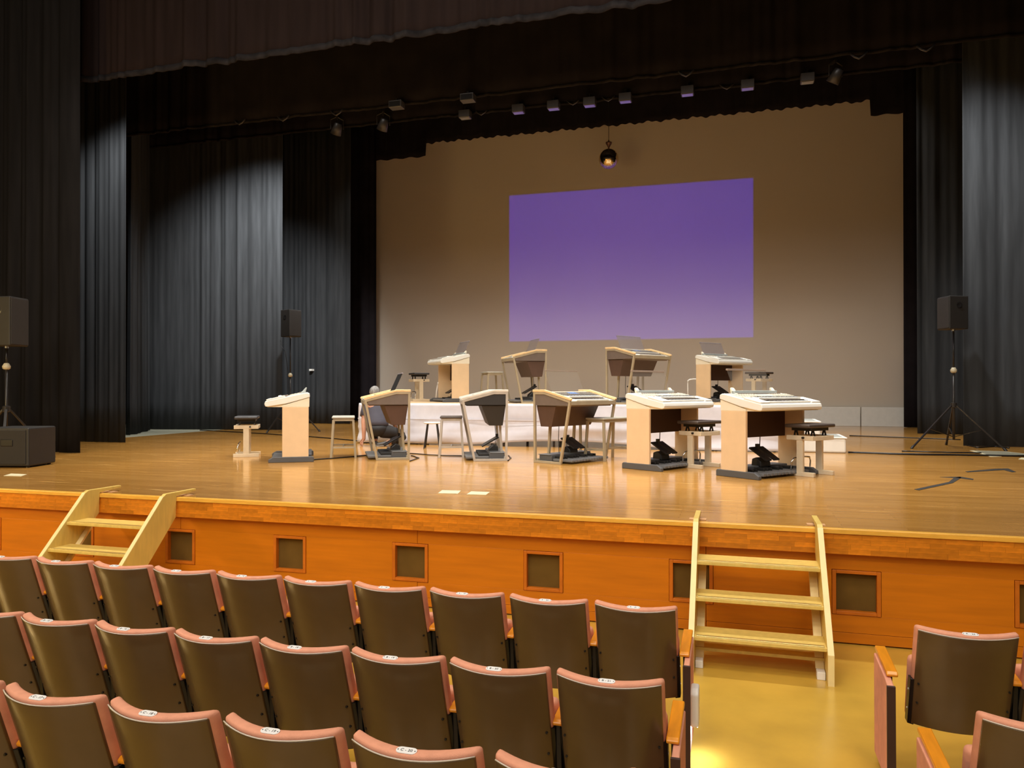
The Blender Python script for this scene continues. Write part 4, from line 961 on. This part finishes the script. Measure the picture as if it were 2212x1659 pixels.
# ------------------------------------------------------------------ crouching person
def skin(name, verts, edges, radii, m, parent, root=0, sub=2):
    me = bpy.data.meshes.new(name); me.from_pydata(verts, edges, []); o = bpy.data.objects.new(name, me); COL.objects.link(o)
    o.parent = parent; me.materials.append(m)
    sk = o.modifiers.new('skin', 'SKIN'); sk.use_smooth_shade = True
    layer = me.skin_vertices[0] if me.skin_vertices else None
    if layer is None:
        bpy.context.view_layer.objects.active = o; bpy.ops.object.select_all(action='DESELECT'); o.select_set(True)
        bpy.ops.mesh.customdata_skin_add(); layer = me.skin_vertices[0]
    for i, r_ in enumerate(radii):
        layer.data[i].radius = (r_, r_) if not isinstance(r_, tuple) else r_
        layer.data[i].use_root = (i == root)
    ss = o.modifiers.new('subsurf', 'SUBSURF'); ss.levels = sub; ss.render_levels = sub
    return o
def person():
    p = atZ(812, 964, S)
    e = empty('person', (p.x, p.y, S), YAW); tag(e, 'crouching person in slate shirt and black trousers, one hand on the floor', 'person')
    V = []; Ed = []; Rd = []
    def add(pt, r_, par=None):
        V.append(pt); Rd.append(r_)
        if par is not None: Ed.append((par, len(V) - 1))
        return len(V) - 1
    pel = add((0.04, 0.0, 0.33), (0.155, 0.13))
    wai = add((0.02, 0.05, 0.47), (0.15, 0.11), pel)
    che = add((0.0, 0.12, 0.64), (0.175, 0.12), wai)
    upc = add((-0.01, 0.15, 0.74), (0.15, 0.10), che)
    nek = add((-0.02, 0.18, 0.83), 0.060, upc)
    hd1 = add((-0.04, 0.21, 0.91), (0.075, 0.085), nek)
    hd2 = add((-0.055, 0.225, 1.00), (0.082, 0.10), hd1)
    hd3 = add((-0.055, 0.22, 1.06), (0.060, 0.07), hd2)
    ls = add((-0.20, 0.14, 0.73), 0.075, upc); le = add((-0.235, 0.05, 0.45), 0.050, ls); lf = add((-0.225, 0.03, 0.30), 0.045, le); lw = add((-0.228, 0.028, 0.095), 0.032, lf)
    rs = add((0.19, 0.15, 0.72), 0.075, upc); re = add((0.275, 0.10, 0.47), 0.050, rs); rf = add((0.31, 0.17, 0.40), 0.042, re); rw = add((0.325, 0.30, 0.325), 0.032, rf)
    rh = add((0.14, 0.02, 0.28), 0.105, pel); rt = add((0.32, 0.07, 0.25), 0.090, rh); rk = add((0.49, 0.12, 0.19), 0.066, rt); rc = add((0.36, 0.02, 0.11), 0.058, rk); ra = add((0.22, -0.06, 0.07), 0.042, rc)
    rt2 = add((0.14, -0.05, 0.045), 0.038, ra)
    lh = add((-0.06, 0.04, 0.28), 0.105, pel); lt = add((-0.11, 0.20, 0.33), 0.090, lh); lk = add((-0.15, 0.36, 0.36), 0.066, lt); lc = add((-0.08, 0.26, 0.20), 0.056, lk); la = add((-0.03, 0.16, 0.07), 0.042, lc)
    body = skin('body', V, Ed, Rd, M_SKIN, e)
    # hands: palm and five fingers each
    def hand(wr, dirv, side, upv):
        wr = Vector(wr); d = Vector(dirv).normalized(); u_ = Vector(upv).normalized(); a = d.cross(u_).normalized()
        vs = [tuple(wr), tuple(wr + d * 0.045), tuple(wr + d * 0.085)]; es = [(0, 1), (1, 2)]; rs_ = [0.026, (0.036, 0.020), (0.034, 0.016)]
        for i, (o_, ln) in enumerate(((-0.030, 0.060), (-0.010, 0.070), (0.011, 0.067), (0.030, 0.052))):
            b0 = wr + d * 0.088 + a * o_; b1 = b0 + d * ln * 0.5 + a * o_ * 0.5 + u_ * 0.006; b2 = b0 + d * ln + a * o_ * 0.8 - u_ * 0.012
            k = len(vs); vs += [tuple(b0), tuple(b1), tuple(b2)]; es += [(2, k), (k, k + 1), (k + 1, k + 2)]; rs_ += [0.010, 0.009, 0.0075]
        b0 = wr + d * 0.03 + a * side * 0.034; b1 = b0 + d * 0.035 + a * side * 0.03; b2 = b1 + d * 0.035 + a * side * 0.010
        k = len(vs); vs += [tuple(b0), tuple(b1), tuple(b2)]; es += [(1, k), (k, k + 1), (k + 1, k + 2)]; rs_ += [0.012, 0.011, 0.0085]
        skin('hand', vs, es, rs_, M_SKIN, body, 1, 1)
    hand((-0.224, 0.03, 0.150), (-0.30, -0.05, -0.75), 1, (-0.6, -0.6, 0.5)); hand((0.32, 0.26, 0.34), (0.1, 0.9, -0.3), -1, (0, 0.3, 1))
    # clothing follows the body
    def sub_(idx, grow, extra=None):
        mp_ = {j: i for i, j in enumerate(idx)}; g = lambda r_: (r_[0] + grow, r_[1] + grow) if isinstance(r_, tuple) else r_ + grow
        return [V[j] for j in idx], [(mp_[a], mp_[b]) for a, b in Ed if a in mp_ and b in mp_], [g(Rd[j]) for j in idx]
    def loft(name, rings, m, parent, n=16, caps=True):
        mb = MB()
        for c_, rx, ry, tilt in rings:
            for k_ in range(n):
                t_a = 2 * PI * k_ / n; x_ = rx * math.cos(t_a); y_ = ry * math.sin(t_a)
                mb.v.append((c_[0] + x_, c_[1] + y_ * math.cos(tilt), c_[2] + y_ * math.sin(tilt) + 0.006 * math.sin(3 * t_a + c_[2] * 40)))
        for q in range(len(rings) - 1):
            for k_ in range(n):
                k2 = (k_ + 1) % n; mb.f.append((q * n + k_, q * n + k2, (q + 1) * n + k2, (q + 1) * n + k_))
        mb.f.append(tuple(range(n))[::-1]); mb.f.append(tuple((len(rings) - 1) * n + k_ for k_ in range(n)))
        o = mb.build(name, m, parent, smooth=True); ss = o.modifiers.new('subsurf', 'SUBSURF'); ss.levels = 1; ss.render_levels = 1; return o
    shirt = loft('shirt', [((0.035, 0.00, 0.335), 0.205, 0.165, -0.2), ((0.03, 0.02, 0.42), 0.205, 0.165, -0.25), ((0.015, 0.07, 0.53), 0.205, 0.150, -0.3), ((0.0, 0.115, 0.64), 0.220, 0.145, -0.3), ((-0.005, 0.14, 0.72), 0.225, 0.130, -0.3), ((-0.01, 0.155, 0.775), 0.175, 0.110, -0.3), ((-0.018, 0.17, 0.815), 0.085, 0.080, -0.3), ((-0.02, 0.175, 0.830), 0.070, 0.070, -0.3)], M_SHIRT, body)
    MB().tube([(-0.15, 0.145, 0.755), (-0.205, 0.135, 0.715), (-0.222, 0.105, 0.62), (-0.230, 0.075, 0.545)], [0.075, 0.090, 0.082, 0.078], 14).build('sleeve', M_SHIRT, shirt, smooth=True)
    MB().tube([(0.14, 0.150, 0.750), (0.195, 0.145, 0.715), (0.232, 0.128, 0.62), (0.255, 0.115, 0.555)], [0.075, 0.090, 0.082, 0.078], 14).build('sleeve', M_SHIRT, shirt, smooth=True)
    tm = MB()
    tm.tube([(0.04, -0.02, 0.41), (0.04, -0.01, 0.33), (0.04, 0.01, 0.24), (0.04, 0.02, 0.19)], [0.175, 0.185, 0.165, 0.09], 18)
    tm.tube([(0.05, 0.0, 0.29), (0.15, 0.03, 0.275), (0.32, 0.075, 0.245), (0.46, 0.115, 0.20), (0.52, 0.125, 0.18)], [0.13, 0.135, 0.110, 0.088, 0.035], 16)
    tm.tube([(0.53, 0.125, 0.185), (0.49, 0.105, 0.17), (0.36, 0.02, 0.11), (0.25, -0.045, 0.075)], [0.04, 0.082, 0.078, 0.060], 16)
    tm.tube([(0.0, 0.0, 0.29), (-0.06, 0.05, 0.30), (-0.11, 0.20, 0.33), (-0.145, 0.34, 0.355), (-0.155, 0.40, 0.36)], [0.13, 0.135, 0.110, 0.088, 0.035], 16)
    tm.tube([(-0.155, 0.39, 0.37), (-0.145, 0.35, 0.33), (-0.08, 0.25, 0.19), (-0.04, 0.17, 0.08)], [0.05, 0.085, 0.078, 0.060], 16)
    tr_ = tm.build('trousers', M_TROUSER, body, smooth=True)
    tsub = tr_.modifiers.new('subsurf', 'SUBSURF'); tsub.levels = 1; tsub.render_levels = 1
    # hair cap
    hb = MB(); hc = Vector((-0.058, 0.205, 0.99)); n = 18
    for j in range(8):
        la_ = PI / 2 - j * (PI * 0.66) / 7
        for i in range(n):
            lo2 = 2 * PI * i / n; r_ = 1.0 + 0.03 * math.sin(5 * lo2 + j)
            front = max(0, math.sin(lo2))
            z = math.sin(la_ if la_ > -0.1 or front < 0.5 else -0.1)
            hb.v.append(tuple(hc + Vector((0.098 * r_ * math.cos(la_) * math.cos(lo2), 0.118 * r_ * math.cos(la_) * math.sin(lo2), 0.115 * r_ * z))))
    for j in range(7):
        for i in range(n):
            k2 = (i + 1) % n; hb.f.append((j * n + i, (j + 1) * n + i, (j + 1) * n + k2, j * n + k2))
    hb.build('hair', M_HAIR, body, smooth=True)
    e.scale = (1.05, 1.05, 1.05)
    for sx in (-1, 1): skin('ear', [(-0.05 + sx * 0.092, 0.215, 0.965), (-0.05 + sx * 0.100, 0.205, 0.995)], [(0, 1)], [0.014, 0.018], M_SKIN, body, 0, 1)
    skin('nose', [(-0.058, 0.315, 0.985), (-0.060, 0.335, 0.955)], [(0, 1)], [0.012, 0.016], M_SKIN, body, 0, 1)
    # shoes
    for a_, b_ in (((0.235, -0.05, 0.065), (0.03, -0.13, 0.035)), ((-0.03, 0.13, 0.05), (-0.06, 0.36, 0.040))):
        sh = skin('shoe', [a_, tuple((Vector(a_) + Vector(b_)) / 2), b_], [(0, 1), (1, 2)], [(0.048, 0.045), (0.046, 0.040), (0.040, 0.030)], M_SHOE, body, 0, 2)
        MB().bar(Vector(a_) - Vector((0, 0, 0.04)), Vector(b_) - Vector((0, 0, 0.026)), 0.085, 0.018).build('sole', M_SOLE, sh, bevel=0.008)
person()
